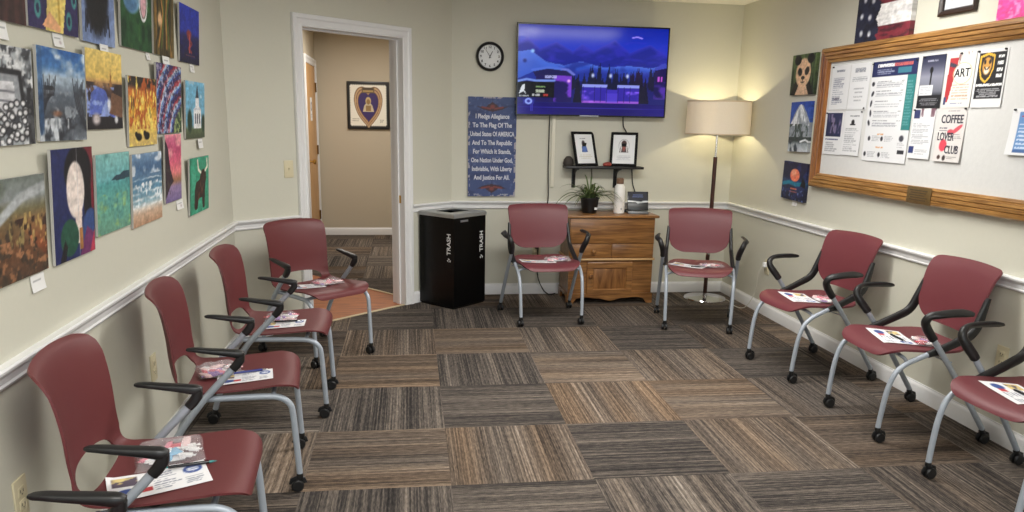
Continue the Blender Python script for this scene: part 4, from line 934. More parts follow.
cable('lamp_wire', 'thin pale lamp cord looping from the corner outlet to the floor lamp', [(XR-.045, 5.64, .40), (XR-.06, 5.66, .33), (XR-.05, 5.72, .15), (XR-.09, 5.80, .015), (XR-.13, 5.95, .006), (XR-.10, 6.10, .006), (2.72, 6.30, .006)], .003, mat('cord_pale', rgb(206, 202, 190), .5), cat='cord')
mx = door_mx(.429, 1.131)
t = thing('light_switch', 'ivory light switch plate on the angled wall left of the doorway', 'light switch', mx.translation)
w = MB(); w.box((-.036, -.058, 0), (.036, .058, .006), mx, bev=.002); child_of_world(w.build('cover_plate', IVORY), t)
w = MB(); w.box((-.005, -.012, .006), (.005, .012, .008), mx); w.box((-.004, -.001, .006), (.004, .009, .016), mx, bev=.001); child_of_world(w.build('toggle', IVORY), t)

# --- trash bin
bx, by = .388, 5.928; e1 = Vector((-.265, .263, 0)).normalized(); e2 = Vector((.2835, .2325, 0)).normalized()
ang = rad(43.5)
S = .382
t = thing('trash_bin', 'tall square black trash bin with a silver lid in the corner', 'trash bin', (bx, by, 0), ang)
# local: x along the front right face, y along the front left face
w = MB(); q = .004
ring = lambda a, z: [(a, a, z), (S-a, a, z), (S-a, S-a, z), (a, S-a, z)]
rs = [w.verts([Vector(v) for v in ring(a, z)]) for a, z in ((.012, 0), (.006, .012), (.002, .015), (.002, .727), (.005, .732), (.018, .732), (.018, .03))]
for i in range(len(rs)-1):
    for k in range(4): w.face((rs[i][k], rs[i][(k+1) % 4], rs[i+1][(k+1) % 4], rs[i+1][k]))
w.face(rs[0][::-1]); w.face(rs[-1]); body = w.build('bin_body', mat('bin_black', rgb(7, 7, 8), .3, spec=.25), t, 20)
w = MB()
mid = S/2; hx_, hy_ = .115, .085
def sq(x0, x1, y0, y1, z): return w.verts([Vector(v) for v in ((x0, y0, z), (x1, y0, z), (x1, y1, z), (x0, y1, z))])
rs = [sq(-q, S+q, -q, S+q, .730), sq(-q, S+q, -q, S+q, .755), sq(.004, S-.004, .004, S-.004, .762), sq(mid-hx_, mid+hx_, mid-hy_, mid+hy_, .762), sq(mid-hx_, mid+hx_, mid-hy_, mid+hy_, .758)]
for i in range(len(rs)-1):
    for k in range(4): w.face((rs[i][k], rs[i][(k+1) % 4], rs[i+1][(k+1) % 4], rs[i+1][k]))
w.build('bin_lid', ALU, t, 15, recalc=True)
WL = mat('white_lettering', rgb(232, 232, 232), .5)
mf = frame_mx((.155, .0015, .505), (0, 0, 1), (0, -1, 0)); ml = frame_mx((.0015, .068, .505), (0, 0, 1), (-1, 0, 0))
mf = frame_mx((.330, .0013, .495), (0, 0, 1), (0, -1, 0)); ml = frame_mx((.0013, .056, .495), (0, 0, 1), (-1, 0, 0))
for m_ in (mf, ml):
    lt = lettering('lettering', 'TRASH', .056, WL, t, m_ @ Matrix.Translation((.025, 0, 0)), .0008, sx=1.0)
    g = MB(); g.prism([(-.118, -.014), (-.098, -.02), (-.104, -.004)], m_, 0, .0006); g.prism([(-.094, -.012), (-.084, .008), (-.1, .004)], m_, 0, .0006); g.prism([(-.104, .02), (-.118, .004), (-.098, .01)], m_, 0, .0006)
    g.build('bin_symbol', WL, t, 0)
g = MB(); g.box((.075, -.0005, .694), (.165, .0015, .710)); g.build('maker_label', mat('label_grey', rgb(120, 120, 122), .5), t, 0)

# --- pine cabinet
CX0, CX1, CY0, CY1 = 1.345, 2.062, 6.095, 6.445
t = thing('wooden_cabinet', 'honey pine cabinet with one drawer and one door under the shelf', 'cabinet', ((CX0+CX1)/2, CY0, 0))
def cp(mb, name, m, par=None, smooth=30):
    o = mb.build(name, m, smooth=smooth); child_of_world(o, t)
    return o
w = MB(); w.box((CX0, CY0, .06), (CX1, CY1, .37)); w.box((CX0+.0, CY0-.0, .37), (CX1, CY1, .718)); cp(w, 'carcass', PINE, smooth=0)
w = MB(); w.box((CX0-.024, CY0-.03, .718), (CX1+.03, CY1+.01, .738), bev=.005); cp(w, 'cabinet_top', PINE)
w = MB(); w.box((CX0-.012, CY0-.024, .366), (CX1+.012, CY0+.001, .382), bev=.005); w.box((CX0-.012, CY0-.001, .366), (CX0-.0005, CY1, .382)); w.box((CX1+.0005, CY0-.001, .366), (CX1+.012, CY1, .382)); cp(w, 'ledge_moulding', mat('pale_pine_edge', rgb(206, 166, 116), .4))
w = MB(); w.box((CX0+.002, CY0-.012, .508), (CX1-.002, CY0-.0005, .714), bev=.002); cp(w, 'flap_panel', PINE)
w = MB(); w.box((CX0+.008, CY0-.014, .388), (1.700, CY0-.0005, .502), bev=.003); dr = cp(w, 'drawer', PINE)
w = MB(); w.box((1.706, CY0-.010, .388), (CX1-.006, CY0-.0005, .502), bev=.002); cp(w, 'false_front', PINE)
def knob(x, z, par, m):
    k = MB(); k.lathe([(.008, 0), (.008, -.012), (.017, -.018), (.020, -.026), (.015, -.034), (0, -.037)], 16, (x, CY0-.0135, z), 'y'); o = k.build('knob', m); o.parent = par
knob(1.545, .446, dr, PINE)
w = MB(); w.box((1.50, CY0-.014, .068), (1.89, CY0-.0005, .352), bev=.003); do = cp(w, 'door', PINEDK)
w = MB(); w.frame(frame_mx(((1.50+1.89)/2, CY0-.014, .21), (1, 0, 0), (0, -1, 0)), .385, .28, .055, -.002, .008, [(0, 0), (0, .7), (.1, 1), (.85, 1), (1, .1)]); o = w.build('door_frame', PINE, smooth=15); o.parent = do
knob(1.53, .235, do, PINEDK)
# scalloped apron with bracket feet
pts = [(CX0-.008, 0), (CX0-.008, .085), (CX1+.008, .085), (CX1+.008, 0)]
xs = np.linspace(0, 1, 60); prof_ = []
for u in xs[::-1]:
    d = abs(u-.5)*2
    if d > .86: z = 0
    elif d > .76: z = .045*math.sin((.86-d)/.10*PI/2)
    else: z = .045-.022*(.5+.5*math.cos(d/.76*2*PI-PI*0))**2 if d < .38 else .045+.008*math.sin((d-.38)/.38*PI)
    prof_.append((CX0-.008+u*(CX1-CX0+.016), z))
poly = [(CX0-.008, .085), (CX1+.008, .085)] + prof_
w = MB(); w.prism(poly[::-1], frame_mx((0, CY0-.016, 0), (1, 0, 0), (0, -1, 0)), -.016, .0); cp(w, 'apron', PINE)
w = MB(); w.box((CX0-.008, CY0+.001, 0), (CX0+.014, CY0+.06, .058)); w.box((CX0-.008, CY1-.08, 0), (CX0+.014, CY1, .058)); w.box((CX0-.008, CY0+.001, .058), (CX0-.0005, CY1, .085)); cp(w, 'foot', PINE, smooth=0)
w = MB(); w.box((CX1-.014, CY0+.001, 0), (CX1+.008, CY0+.06, .058)); w.box((CX1-.014, CY1-.08, 0), (CX1+.008, CY1, .058)); w.box((CX1+.0005, CY0+.001, .058), (CX1+.008, CY1, .085)); cp(w, 'foot', PINE, smooth=0)

# --- spider plant
CT = .7385
t = thing('spider_plant', 'spider plant with long arching leaves in a black pot on the cabinet', 'plant', (1.545, 6.275, CT))
w = MB(); w.lathe([(.056, 0), (.062, .01), (.078, .115), (.082, .118), (.082, .128), (.074, .128), (.072, .105)], 28); w.build('pot', mat('pot_black', rgb(20, 20, 22), .35), t)
w = MB(); w.lathe([(.0, .108), (.072, .106)], 20); w.build('soil', mat('potting_soil', rgb(50, 38, 30), .9, noise=.4, nscale=90), t)
w = MB(); w.box((.018, -.0715, .03), (.04, -.066, .05), Matrix.Rotation(rad(8), 4, 'Z')); w.build('pot_tag', WHITEP, t, 0)
rg = random.Random(4); w = MB()
def blade(mb, base, az, ln, rise, wd, droop):
    pts = []; n = 14
    for i in range(n):
        s_ = i/(n-1); r = ln*(s_**1.1)*(1-.12*s_); z = rise*math.sin(min(1, s_*1.25)*PI/2)-droop*s_**2.6
        pts.append(Vector((base[0]+r*math.cos(az), base[1]+r*math.sin(az), base[2]+z)))
    hw = [wd*(.7+.6*math.sin(min(1, .15+i/(n-1))*PI*.62))*(1-(i/(n-1))**3) + .0006 for i in range(n)]
    sd = Vector((-math.sin(az), math.cos(az), 0)); L = []
    for q_, h_ in zip(pts, hw): L.append([mb.bm.verts.new(q_-sd*h_+Vector((0, 0, h_*.5))), mb.bm.verts.new(q_), mb.bm.verts.new(q_+sd*h_+Vector((0, 0, h_*.5)))])
    for i in range(n-1):
        for k in range(2): mb.face((L[i][k], L[i+1][k], L[i+1][k+1], L[i][k+1]))
for k in range(54):
    az = rg.uniform(0, 2*PI); c_ = math.cos(az)
    ln = rg.uniform(.14, .36)*(1 if abs(math.sin(az)) < .75 else .6)
    if math.sin(az) > 0: ln = min(ln, .16)
    blade(w, (rg.uniform(-.03, .03), rg.uniform(-.03, .03), .105), az, ln, rg.uniform(.06, .15), rg.uniform(.004, .007), rg.uniform(.02, .15)*(ln/.3))
for az, ln, rise, dr_ in ((PI+.15, .34, .10, .12), (PI-.35, .30, .15, .06), (.1, .30, .11, .13), (.35, .30, .07, .13), (PI+.4, .30, .07, .12), (1.9, .13, .20, .0), (1.2, .10, .19, .0)): blade(w, (0, 0, .105), az, ln, rise, .006, dr_)
leafm = bpy.data.materials.new('leaf_green'); leafm.use_nodes = True
b_ = leafm.node_tree.nodes['Principled BSDF']; tcn = leafm.node_tree.nodes.new('ShaderNodeTexNoise'); tcn.inputs['Scale'].default_value = 30
rr = leafm.node_tree.nodes.new('ShaderNodeValToRGB'); rr.color_ramp.elements[0].color = (*rgb(46, 66, 34), 1); rr.color_ramp.elements[1].color = (*rgb(116, 132, 82), 1)
leafm.node_tree.links.new(tcn.outputs['Fac'], rr.inputs['Fac']); leafm.node_tree.links.new(rr.outputs['Color'], b_.inputs['Base Color']); b_.inputs['Roughness'].default_value = .45
w.build('foliage', leafm, t, 60, recalc=False)
# trailing offshoots over the cabinet's left side
w = MB(); run = [(-.05, -.03, .11), (-.17, -.05, .17), (-.29, -.06, .09), (-.34, -.065, -.08), (-.34, -.07, -.155)]
w.sweep([tuple(q_) for q_ in spline(run, 24)], .0022, seg=6)
w.build('runner', leafm, t, 60)
w = MB()
for k in range(22):
    az = rg.uniform(0, 2*PI)
    ln = rg.uniform(.06, .15); ln = min(ln, .08) if math.cos(az) > .2 else ln
    blade(w, (-.34, -.07, -.155), az, ln, rg.uniform(-.01, .05), .005, rg.uniform(.02, .09))
w.build('offshoot', leafm, t, 60, recalc=False)

# --- water bottle
t = thing('water_bottle', 'tall white water bottle with a wood-topped cap on the cabinet', 'bottle', (1.792, 6.245, CT))
w = MB(); w.lathe([(.042, 0), (.046, .004), (.046, .200), (.042, .224), (.03, .236), (.027, .244)], 32); w.build('bottle_body', mat('matte_white', rgb(236, 234, 230), .4), t)
w = MB(); w.lathe([(.029, .2445), (.031, .248), (.031, .284), (.024, .292), (0, .293)], 24); w.build('bottle_cap', mat('bottle_cap_brown', rgb(120, 92, 74), .4, noise=.2, nscale=60), t)
w = MB()
mb_ = frame_mx((.008, -.0462, .04), (1, 0, 0), (0, -1, 0)); w.frame(mb_, .012, .016, .003, 0, .0006); w.build('bottle_mark', mat('mark_grey', rgb(120, 120, 120), .5), t, 0)

# --- card stand
t = thing('brochure_stand', 'small black and silver card stand beside the water bottle', 'stand', (1.952, 6.25, CT), rad(-8))
w = MB(); w.box((-.085, -.085, .0), (.085, .045, .022), bev=.004); w.build('stand_base', mat('grey_metal', rgb(130, 132, 134), .35, .5), t)
ms = Matrix.Rotation(rad(-16), 4, 'X') @ frame_mx((0, 0, .09), (1, 0, 0), (0, -1, 0)); ms.translation = (0, -.012, .098)
w = MB(); w.box((-.087, -.075, -.006), (.087, .085, 0), ms, bev=.002); w.build('stand_back', BLACKG, t)
w = MB(); w.box((-.086, -.074, .0), (.086, -.006, .012), ms, bev=.003); w.build('stand_pocket', mat('pocket_charcoal', rgb(44, 46, 46), .3), t)
w = MB(); w.prism([(-.086, -.006), (.086, -.006), (.086, .006), (.04, .004), (.02, -.006), (0, -.02), (-.02, -.006), (-.04, .004), (-.086, .006)], ms, .0122, .0145); w.build('silver_band', ALU, t, 0)
p = Pic(40, 30, seed=54).fill((24, 26, 40)).texts(.2, .8, .35, .75, 2, (90, 110, 170), .6, center=True)
pic_mesh('card_insert', p, .16, .075, ms @ Matrix.Translation((0, .044, .0005)), PRINT, t)
w = MB(); w.box((-.09, -.05, 0), (.09, .06, .014), Matrix.Rotation(rad(-6), 4, 'Z'), bev=.002)
o = w.build('black_adapter', CB); o.location = (1.955, 6.37, CT); tag(o, 'flat black box lying behind the card stand on the cabinet', 'box'); o.name = 'media_box'

# --- floor lamp
t = thing('floor_lamp', 'lit floor lamp with a drum shade and dark wood pole in the corner', 'floor lamp', (2.59, 6.205, 0))
w = MB(); w.lathe([(0, 0), (.178, 0), (.18, .006), (.176, .014), (.06, .02), (.02, .028), (.018, .05), (0, .05)], 48); w.build('base', CHROME, t)
w = MB(); w.lathe([(.0, .05), (.017, .05), (.017, 1.215), (0, 1.215)], 20); w.build('pole', WALNUT, t)
w = MB(); w.lathe([(.0, 1.215), (.008, 1.215), (.008, 1.47), (0, 1.47)], 16); w.build('upper_rod', CHROME, t)
w = MB(); w.lathe([(.0, .39), (.0175, .39), (.0185, .395), (.0185, .405), (.0175, .41), (0, .41)], 20); w.build('pole_joint', CHROME, t)
shm = bpy.data.materials.new('lamp_shade_linen'); shm.use_nodes = True; nt = shm.node_tree
for n_ in list(nt.nodes):
    if n_.type == 'BSDF_PRINCIPLED': nt.nodes.remove(n_)
df = nt.nodes.new('ShaderNodeBsdfDiffuse'); tr = nt.nodes.new('ShaderNodeBsdfTranslucent'); ms_ = nt.nodes.new('ShaderNodeMixShader'); ms_.inputs[0].default_value = .30
wv = nt.nodes.new('ShaderNodeTexNoise'); wv.inputs['Scale'].default_value = 120; cr = nt.nodes.new('ShaderNodeValToRGB')
cr.color_ramp.elements[0].color = (*rgb(230, 222, 210), 1); cr.color_ramp.elements[1].color = (*rgb(246, 240, 230), 1)
nt.links.new(wv.outputs['Fac'], cr.inputs['Fac'])
for d_ in (df, tr): nt.links.new(cr.outputs['Color'], d_.inputs['Color'])
nt.links.new(df.outputs[0], ms_.inputs[1]); nt.links.new(tr.outputs[0], ms_.inputs[2]); nt.links.new(ms_.outputs[0], nt.nodes['Material Output'].inputs['Surface'])
w = MB(); w.lathe([(.262, 1.400), (.258, 1.664), (.2565, 1.664), (.2605, 1.400)], 64, closed=True); w.build('lamp_shade', shm, t)
w = MB(); w.lathe([(.2625, 1.397), (.2645, 1.399), (.2645, 1.406), (.2625, 1.408), (.2600, 1.406), (.2600, 1.399)], 64, closed=True); w.lathe([(.2585, 1.658), (.2605, 1.66), (.2605, 1.667), (.2585, 1.669), (.256, 1.667), (.256, 1.66)], 64, closed=True)
for k in range(3):
    a = 2*PI*k/3+.3; w.sweep([(.006*math.cos(a), .006*math.sin(a), 1.455), (.257*math.cos(a), .257*math.sin(a), 1.60)], .0025, seg=6)
w.build('shade_ring', mat('shade_trim', rgb(214, 196, 168), .6), t)
w = MB(); w.lathe([(.0, 1.4705), (.014, 1.4705), (.014, 1.48), (.028, 1.50), (.030, 1.515), (.02, 1.535), (0, 1.54)], 18); w.build('bulb', emit_mat('bulb_glow', (1, .84, .58), 6), t)
lp = bpy.data.lights.new('lamp_bulb', 'POINT'); lp.energy = 14; lp.color = (1, .87, .54); lp.shadow_soft_size = .034
lo = bpy.data.objects.new('lamp_bulb', lp); link(lo, t); lo.location = (0, 0, 1.53)
# ================================================================== CHAIRS
def shell_grid(fn, nu, nv, s0, s1, hole=None):
    """fn(s, v) -> point; s0(v), s1(v) limit s so that corners are round; hole=(sc, sr, vr, power) in (s, v)"""
    S = np.zeros((nu, nv)); V = np.zeros((nu, nv))
    vs = np.sin(np.linspace(-1, 1, nv)*PI/2)*.35+np.linspace(-1, 1, nv)*.65
    for j, v in enumerate(vs):
        a, b = s0(abs(v)), s1(abs(v)); S[:, j] = np.linspace(a, b, nu); V[:, j] = v
    keep = np.ones((nu-1, nv-1), bool)
    if hole:
        sc, sr, vr, pw = hole
        Fv = lambda s, v: (abs((s-sc)/sr)**pw+abs(v/vr)**pw)
        for i in range(nu-1):
            for j in range(nv-1):
                if Fv((S[i, j]+S[i+1, j+1])/2, (V[i, j]+V[i+1, j+1])/2) < 1: keep[i, j] = False
        S2, V2 = S.copy(), V.copy()
        for i in range(nu):
            for j in range(nv):
                nb_ = [keep[a, b] for a in (i-1, i) for b in (j-1, j) if 0 <= a < nu-1 and 0 <= b < nv-1]
                if any(nb_) and not all(nb_):
                    f = Fv(S[i, j], V[i, j])**(1/pw)
                    if f > .3: S2[i, j] = sc+(S[i, j]-sc)/f; V2[i, j] = V[i, j]/f
        S, V = S2, V2
    P = [tuple(fn(S[i, j], V[i, j])) for i in range(nu) for j in range(nv)]
    return P, keep
def grid_faces(keep, nv, r0, r1):
    return [(i*nv+j, i*nv+j+1, (i+1)*nv+j+1, (i+1)*nv+j) for i in range(r0, r1) for j in range(nv-1) if keep[i, j]]
def corner(r_s, v0):
    """extra s at |v| beyond v0, a quarter ellipse of depth r_s"""
    return lambda v: 0 if v < v0 else r_s*(1-math.sqrt(max(0, 1-((v-v0)/(1-v0))**2)))
def arc(pts, k=10):
    return [tuple(p) for p in spline(pts, k*len(pts))]

def caster(x, y, par, yaw=0.0, wr=.025):
    w = MB(); m = Matrix.Translation((x, y, 0)) @ Matrix.Rotation(yaw, 4, 'Z')
    for s_ in (-1, 1):
        a = MB(); a.lathe([(.010, .005*s_), (wr-.004, .005*s_), (wr, .009*s_), (wr, .017*s_), (wr-.004, .021*s_), (.008, .021*s_)], 18, (-.010, 0, wr+.0005), 'y'); a.bm.transform(m); me_ = bpy.data.meshes.new('tmp'); a.bm.to_mesh(me_); a.bm.free(); w.bm.from_mesh(me_); bpy.data.meshes.remove(me_)
    w.sweep([m @ Vector(p) for p in ((-.012, 0, .046), (-.004, 0, .05), (.0, 0, .062), (.0, 0, .075))], [.013, .014, .014, .013], seg=12)
    w.sweep([m @ Vector(p) for p in ((-.034, 0, .028), (-.03, 0, .045), (-.01, 0, .0535), (.012, 0, .046), (.016, 0, .03))], [.012]*5, [.004]*5, seg=10, power=4)
    return w.build('caster', BLACK, par)

def leg_tube(pts, r, par, m=SILVER, n=12):
    w = MB(); w.sweep(arc(pts, n), r, seg=14); return w.build('leg', m, par)

# ---------------------------------------------------------------- one-piece shell chair (left wall)
def make_shell_chair():
    t = thing('shell_chair', '', 'chair')
    prof = spline([(.258, .412), (.253, .433), (.236, .446), (.19, .452), (.08, .444), (-.05, .436), (-.14, .440), (-.195, .458), (-.222, .498), (-.232, .555), (-.237, .64), (-.247, .72), (-.262, .785), (-.278, .822), (-.296, .838)], 400)
    L = 400
    half = np.interp(np.linspace(0, 1, L), [0, .12, .3, .47, .55, .62, .75, .9, 1], [.220, .232, .232, .226, .216, .212, .214, .220, .222])
    def fn(s, v):
        i = min(L-1, max(0, s*(L-1))); a = int(i); b = min(L-1, a+1); f = i-a
        x, z = prof[a]*(1-f)+prof[b]*f; h = half[a]*(1-f)+half[b]*f
        back = min(1, max(0, (s-.46)/.16)); top = min(1, max(0, (s-.9)/.1))
        x += back*(.044-.008*top)*(abs(v)**2.2)
        z += (1-back)*.013*v*v*(1 if s > .1 else s/.1) - back*.014*top*v*v
        return (x, v*h, z)
    c0, c1 = corner(.115, .62), corner(.05, .74)
    nu, nv = 84, 37
    P, keep = shell_grid(fn, nu, nv, lambda v: c0(v), lambda v: 1-c1(v), hole=(.556, .052, .74, 3.0))
    cut = 46
    w = MB(); w.surface(P, grid_faces(keep, nv, 0, cut), .007); w.build('seat', MAROON, t, 50)
    w = MB(); w.surface(P, grid_faces(keep, nv, cut, nu-1), .007); w.build('backrest', MAROON, t, 50)
    for s_ in (1, -1):
        y = .213*s_
        lg = leg_tube([(.247, .210*s_, .072), (.240, .211*s_, .2), (.232, .212*s_, .33), (.222, y, .375), (.19, y, .403), (.14, y, .413), (0, y, .416), (-.14, y, .418)], .0125, t)
        caster(.247, .210*s_, lg)
        lg = leg_tube([(-.285, .236*s_, .072), (-.255, .238*s_, .16), (-.20, .242*s_, .275), (-.10, .247*s_, .415), (.0, .250*s_, .523), (.036, .250*s_, .563)], .0135, t)
        caster(-.285, .236*s_, lg)
        w = MB(); ya = .250*s_
        w.sweep(arc([(.066, ya, .600), (.050, ya, .603), (.0, ya, .612), (-.06, ya, .621), (-.105, ya, .628), (-.138, ya, .630)], 8),
                list(np.interp(np.linspace(0, 1, 48), [0, .05, .12, .5, .8, .95, 1], [.012, .017, .0195, .0195, .0175, .013, .006])),
                list(np.interp(np.linspace(0, 1, 48), [0, .05, .12, .3, .5, .8, .95, 1], [.011, .015, .016, .0135, .011, .009, .0075, .004])), seg=16, power=3)
        w.sweep([(.022, ya, .5455), (.036, ya, .560), (.050, ya, .580), (.054, ya, .600)], [.0155, .0165, .017, .016], [.016, .017, .0175, .015], seg=16, power=3)
        w.build('armrest', BLACK, t, 40)
        w = MB(); w.sweep([(-.09, .247*s_, .432), (-.09, .213*s_, .418)], .011, seg=12); w.build('arm_bracket', SILVER, t)
    w = MB(); w.sweep(arc([(-.11, -.213, .417), (-.11, -.1, .409), (-.11, .1, .409), (-.11, .213, .417)], 6), .010, seg=12); w.sweep(arc([(.16, -.213, .411), (.16, -.1, .419), (.16, .1, .419), (.16, .213, .411)], 6), .010, seg=12); w.build('cross_bar', SILVER, t)
    return t
# ---------------------------------------------------------------- chair with separate back panel (back and right walls)
def make_panel_chair():
    t = thing('panel_chair', '', 'chair')
    prof = spline([(.238, .412), (.232, .430), (.205, .446), (.15, .452), (.05, .446), (-.06, .438), (-.15, .442), (-.205, .458)], 200); L = 200
    def fs(s, v):
        i = min(L-1, max(0, s*(L-1))); a = int(i); b = min(L-1, a+1); f = i-a
        x, z = prof[a]*(1-f)+prof[b]*f
        h = np.interp(s, [0, .3, .7, 1], [.222, .232, .226, .205])
        return (x+.02*(1-v*v)*max(0, 1-s/.25), v*h, z+.012*v*v*min(1, s/.15))
    c0, c1 = corner(.2, .55), corner(.16, .5)
    P, keep = shell_grid(fs, 34, 29, lambda v: c0(v), lambda v: 1-c1(v))
    w = MB(); w.surface(P, grid_faces(keep, 29, 0, 33), .011); w.build('seat', MAROON2, t, 50)
    bp = spline([(-.176, .516), (-.188, .568), (-.200, .65), (-.217, .73), (-.240, .797), (-.264, .836), (-.281, .850)], 200)
    def fb(s, v):
        i = min(L-1, max(0, s*(L-1))); a = int(i); b = min(L-1, a+1); f = i-a
        x, z = bp[a]*(1-f)+bp[b]*f
        h = np.interp(s, [0, .35, .7, 1], [.212, .226, .236, .240]); top = max(0, (s-.75)/.25)
        return (x-.028*(1-abs(v)**2)+.028, v*h, z-.010*top*v*v)
    c0, c1 = corner(.28, .42), corner(.08, .84)
    P, keep = shell_grid(fb, 34, 33, lambda v: c0(v), lambda v: 1-c1(v))
    P = [(x-.028, y, z) for x, y, z in P]
    w = MB(); w.surface(P, grid_faces(keep, 33, 0, 33), .010); w.build('backrest', MAROON2, t, 50)
    for s_ in (1, -1):
        y = .243*s_
        lg = leg_tube([(.245, .232*s_, .072), (.238, .234*s_, .16), (.225, .236*s_, .265), (.200, .238*s_, .345), (.155, .240*s_, .392), (.09, .242*s_, .424), (.02, y, .452)], .0125, t)
        caster(.245, .232*s_, lg)
        lg = leg_tube([(-.262, .284*s_, .072), (-.16, .280*s_, .225), (-.05, .276*s_, .385), (.062, .272*s_, .535)], .0135, t, n=6)
        caster(-.262, .284*s_, lg)
        # black member: forward bar, curve, upright behind the back panel
        w = MB(); q = arc([(.05, y, .440), (-.02, y, .467), (-.11, y, .507), (-.155, y*.995, .532), (-.183, y*.985, .570), (-.206, y*.97, .64), (-.226, y*.955, .71)], 8); n = len(q)
        w.sweep(q, list(np.interp(np.linspace(0, 1, n), [0, .15, .55, 1], [.014, .015, .014, .012])), list(np.interp(np.linspace(0, 1, n), [0, .15, .45, .7, 1], [.015, .019, .022, .024, .012])), seg=14, power=2.8)
        w.build('back_upright', BLACK, t, 40)
        ya = .272*s_; yo = .318*s_
        w = MB(); q = arc([(.053, ya, .524), (.068, ya, .543), (.098, ya*1.02, .580), (.117, ya*1.06, .615), (.106, (ya+yo)/2*1.02, .644), (.066, yo, .656), (.01, yo, .661), (-.05, yo*.99, .661), (-.105, yo*.97, .656)], 6); n = len(q)
        w.sweep(q, list(np.interp(np.linspace(0, 1, n), [0, .2, .4, .55, .85, .97, 1], [.019, .020, .018, .020, .023, .017, .006])), list(np.interp(np.linspace(0, 1, n), [0, .2, .4, .55, .85, 1], [.019, .020, .015, .0115, .009, .004])), seg=16, power=2.6)
        w.build('armrest', BLACK, t, 40)
        w = MB(); w.sweep([(-.005, .262*s_, .452), (-.005, .215*s_, .438)], .012, seg=12); w.build('pivot', BLACK, t)
    w = MB(); w.sweep(arc([(-.02, -.243, .452), (-.03, -.2, .425), (-.03, 0, .418), (-.03, .2, .425), (-.02, .243, .452)], 6), .010, seg=12); w.sweep(arc([(.14, -.239, .398), (.14, -.18, .418), (.14, 0, .422), (.14, .18, .418), (.14, .239, .398)], 6), .009, seg=12); w.build('cross_bar', SILVER, t)
    w = MB(); w.sweep(arc([(-.08, -.24, .40), (-.12, -.12, .375), (-.13, 0, .37), (-.12, .12, .375), (-.08, .24, .40)], 6), .004, seg=8); w.build('glide_wire', SILVER, t)
    return t
shell0, panel0 = make_shell_chair(), make_panel_chair()
CH = {}
def put(key, src, first, x, y, yaw, lab, group):
    o = src if first else copy_tree(src)
    o.location = (x, y, 0); o.rotation_euler = (0, 0, rad(yaw)); o['label'] = lab; o['group'] = group
    CH[key] = o; return o
GL, GR = 'maroon shell chairs along the left wall', 'maroon chairs with separate back panels'
put('A', shell0, True, -.715, 2.254, 4, 'maroon shell chair, nearest whole chair in the left row', GL)
put('Z', shell0, False, -.70, 1.50, 5, 'maroon shell chair almost out of frame at the bottom left corner', GL)
put('B', shell0, False, -.698, 3.139, 6, 'maroon shell chair second in the left row behind the nearest whole chair', GL)
put('C', shell0, False, -.645, 3.95, 0, 'maroon shell chair third in the left row beside the angled wall chair', GL)
put('D', shell0, False, -.538, 4.85, -48.35, 'maroon shell chair standing with its back to the angled wall before the doorway', GL)
put('c1', panel0, True, 1.06, 5.645, -86, 'maroon chair between the black trash bin and the wooden cabinet', GR)
put('c2', panel0, False, 2.185, 5.385, -108, 'maroon chair in front of the floor lamp', GR)
put('R1', panel0, False, 2.474, 4.29, 186.3, 'maroon chair on the right wall, first from the floor lamp', GR)
put('R2', panel0, False, 2.505, 3.405, 178.8, 'maroon chair on the right wall, second from the floor lamp, under the notice board', GR)
put('R3', panel0, False, 2.505, 2.58, 184, 'maroon chair cut off by the right edge of the photo', GR)

# ---------------------------------------------------------------- leaflets, gift bags and pens on the seats
bagm = bpy.data.materials.new('clear_bag'); bagm.use_nodes = True; nt = bagm.node_tree; b_ = nt.nodes['Principled BSDF']
b_.inputs['Base Color'].default_value = (.95, .95, .97, 1); b_.inputs['Roughness'].default_value = .08; b_.inputs['Alpha'].default_value = .22; b_.inputs['Specular IOR Level'].default_value = .8
nz = nt.nodes.new('ShaderNodeTexNoise'); nz.inputs['Scale'].default_value = 45; bpn = nt.nodes.new('ShaderNodeBump'); bpn.inputs['Strength'].default_value = .8; bpn.inputs['Distance'].default_value = .006
nt.links.new(nz.outputs['Fac'], bpn.inputs['Height']); nt.links.new(bpn.outputs['Normal'], b_.inputs['Normal'])
PINKS = [mat('candy_pink', rgb(232, 128, 150), .4), mat('candy_pale', rgb(240, 206, 206), .45), mat('candy_blue', rgb(110, 176, 214), .4), mat('candy_red', rgb(206, 62, 78), .4), mat('candy_violet', rgb(150, 110, 180), .4), mat('candy_white', rgb(240, 238, 238), .4)]
def seat_mx(c, x, y, rot=0, z=0.0):
    c_ = CH[c]; return Matrix.Translation(c_.location) @ Matrix.Rotation(c_.rotation_euler.z, 4, 'Z') @ Matrix.Translation((x, y, z)) @ Matrix.Rotation(rad(rot), 4, 'Z')
def seat_z(kind, x, y):
    if kind == 'shell': pr = [(-.195, .458), (-.14, .440), (-.05, .436), (.08, .444), (.19, .452), (.245, .447)]
    else: pr = [(-.205, .458), (-.15, .442), (-.06, .438), (.05, .446), (.15, .452), (.205, .446)]
    xs, zs = zip(*pr); return float(np.interp(x, xs, zs))+.013*(y/.235)**2
def kind(c): return 'shell' if c in 'ABCDZ' else 'panel'
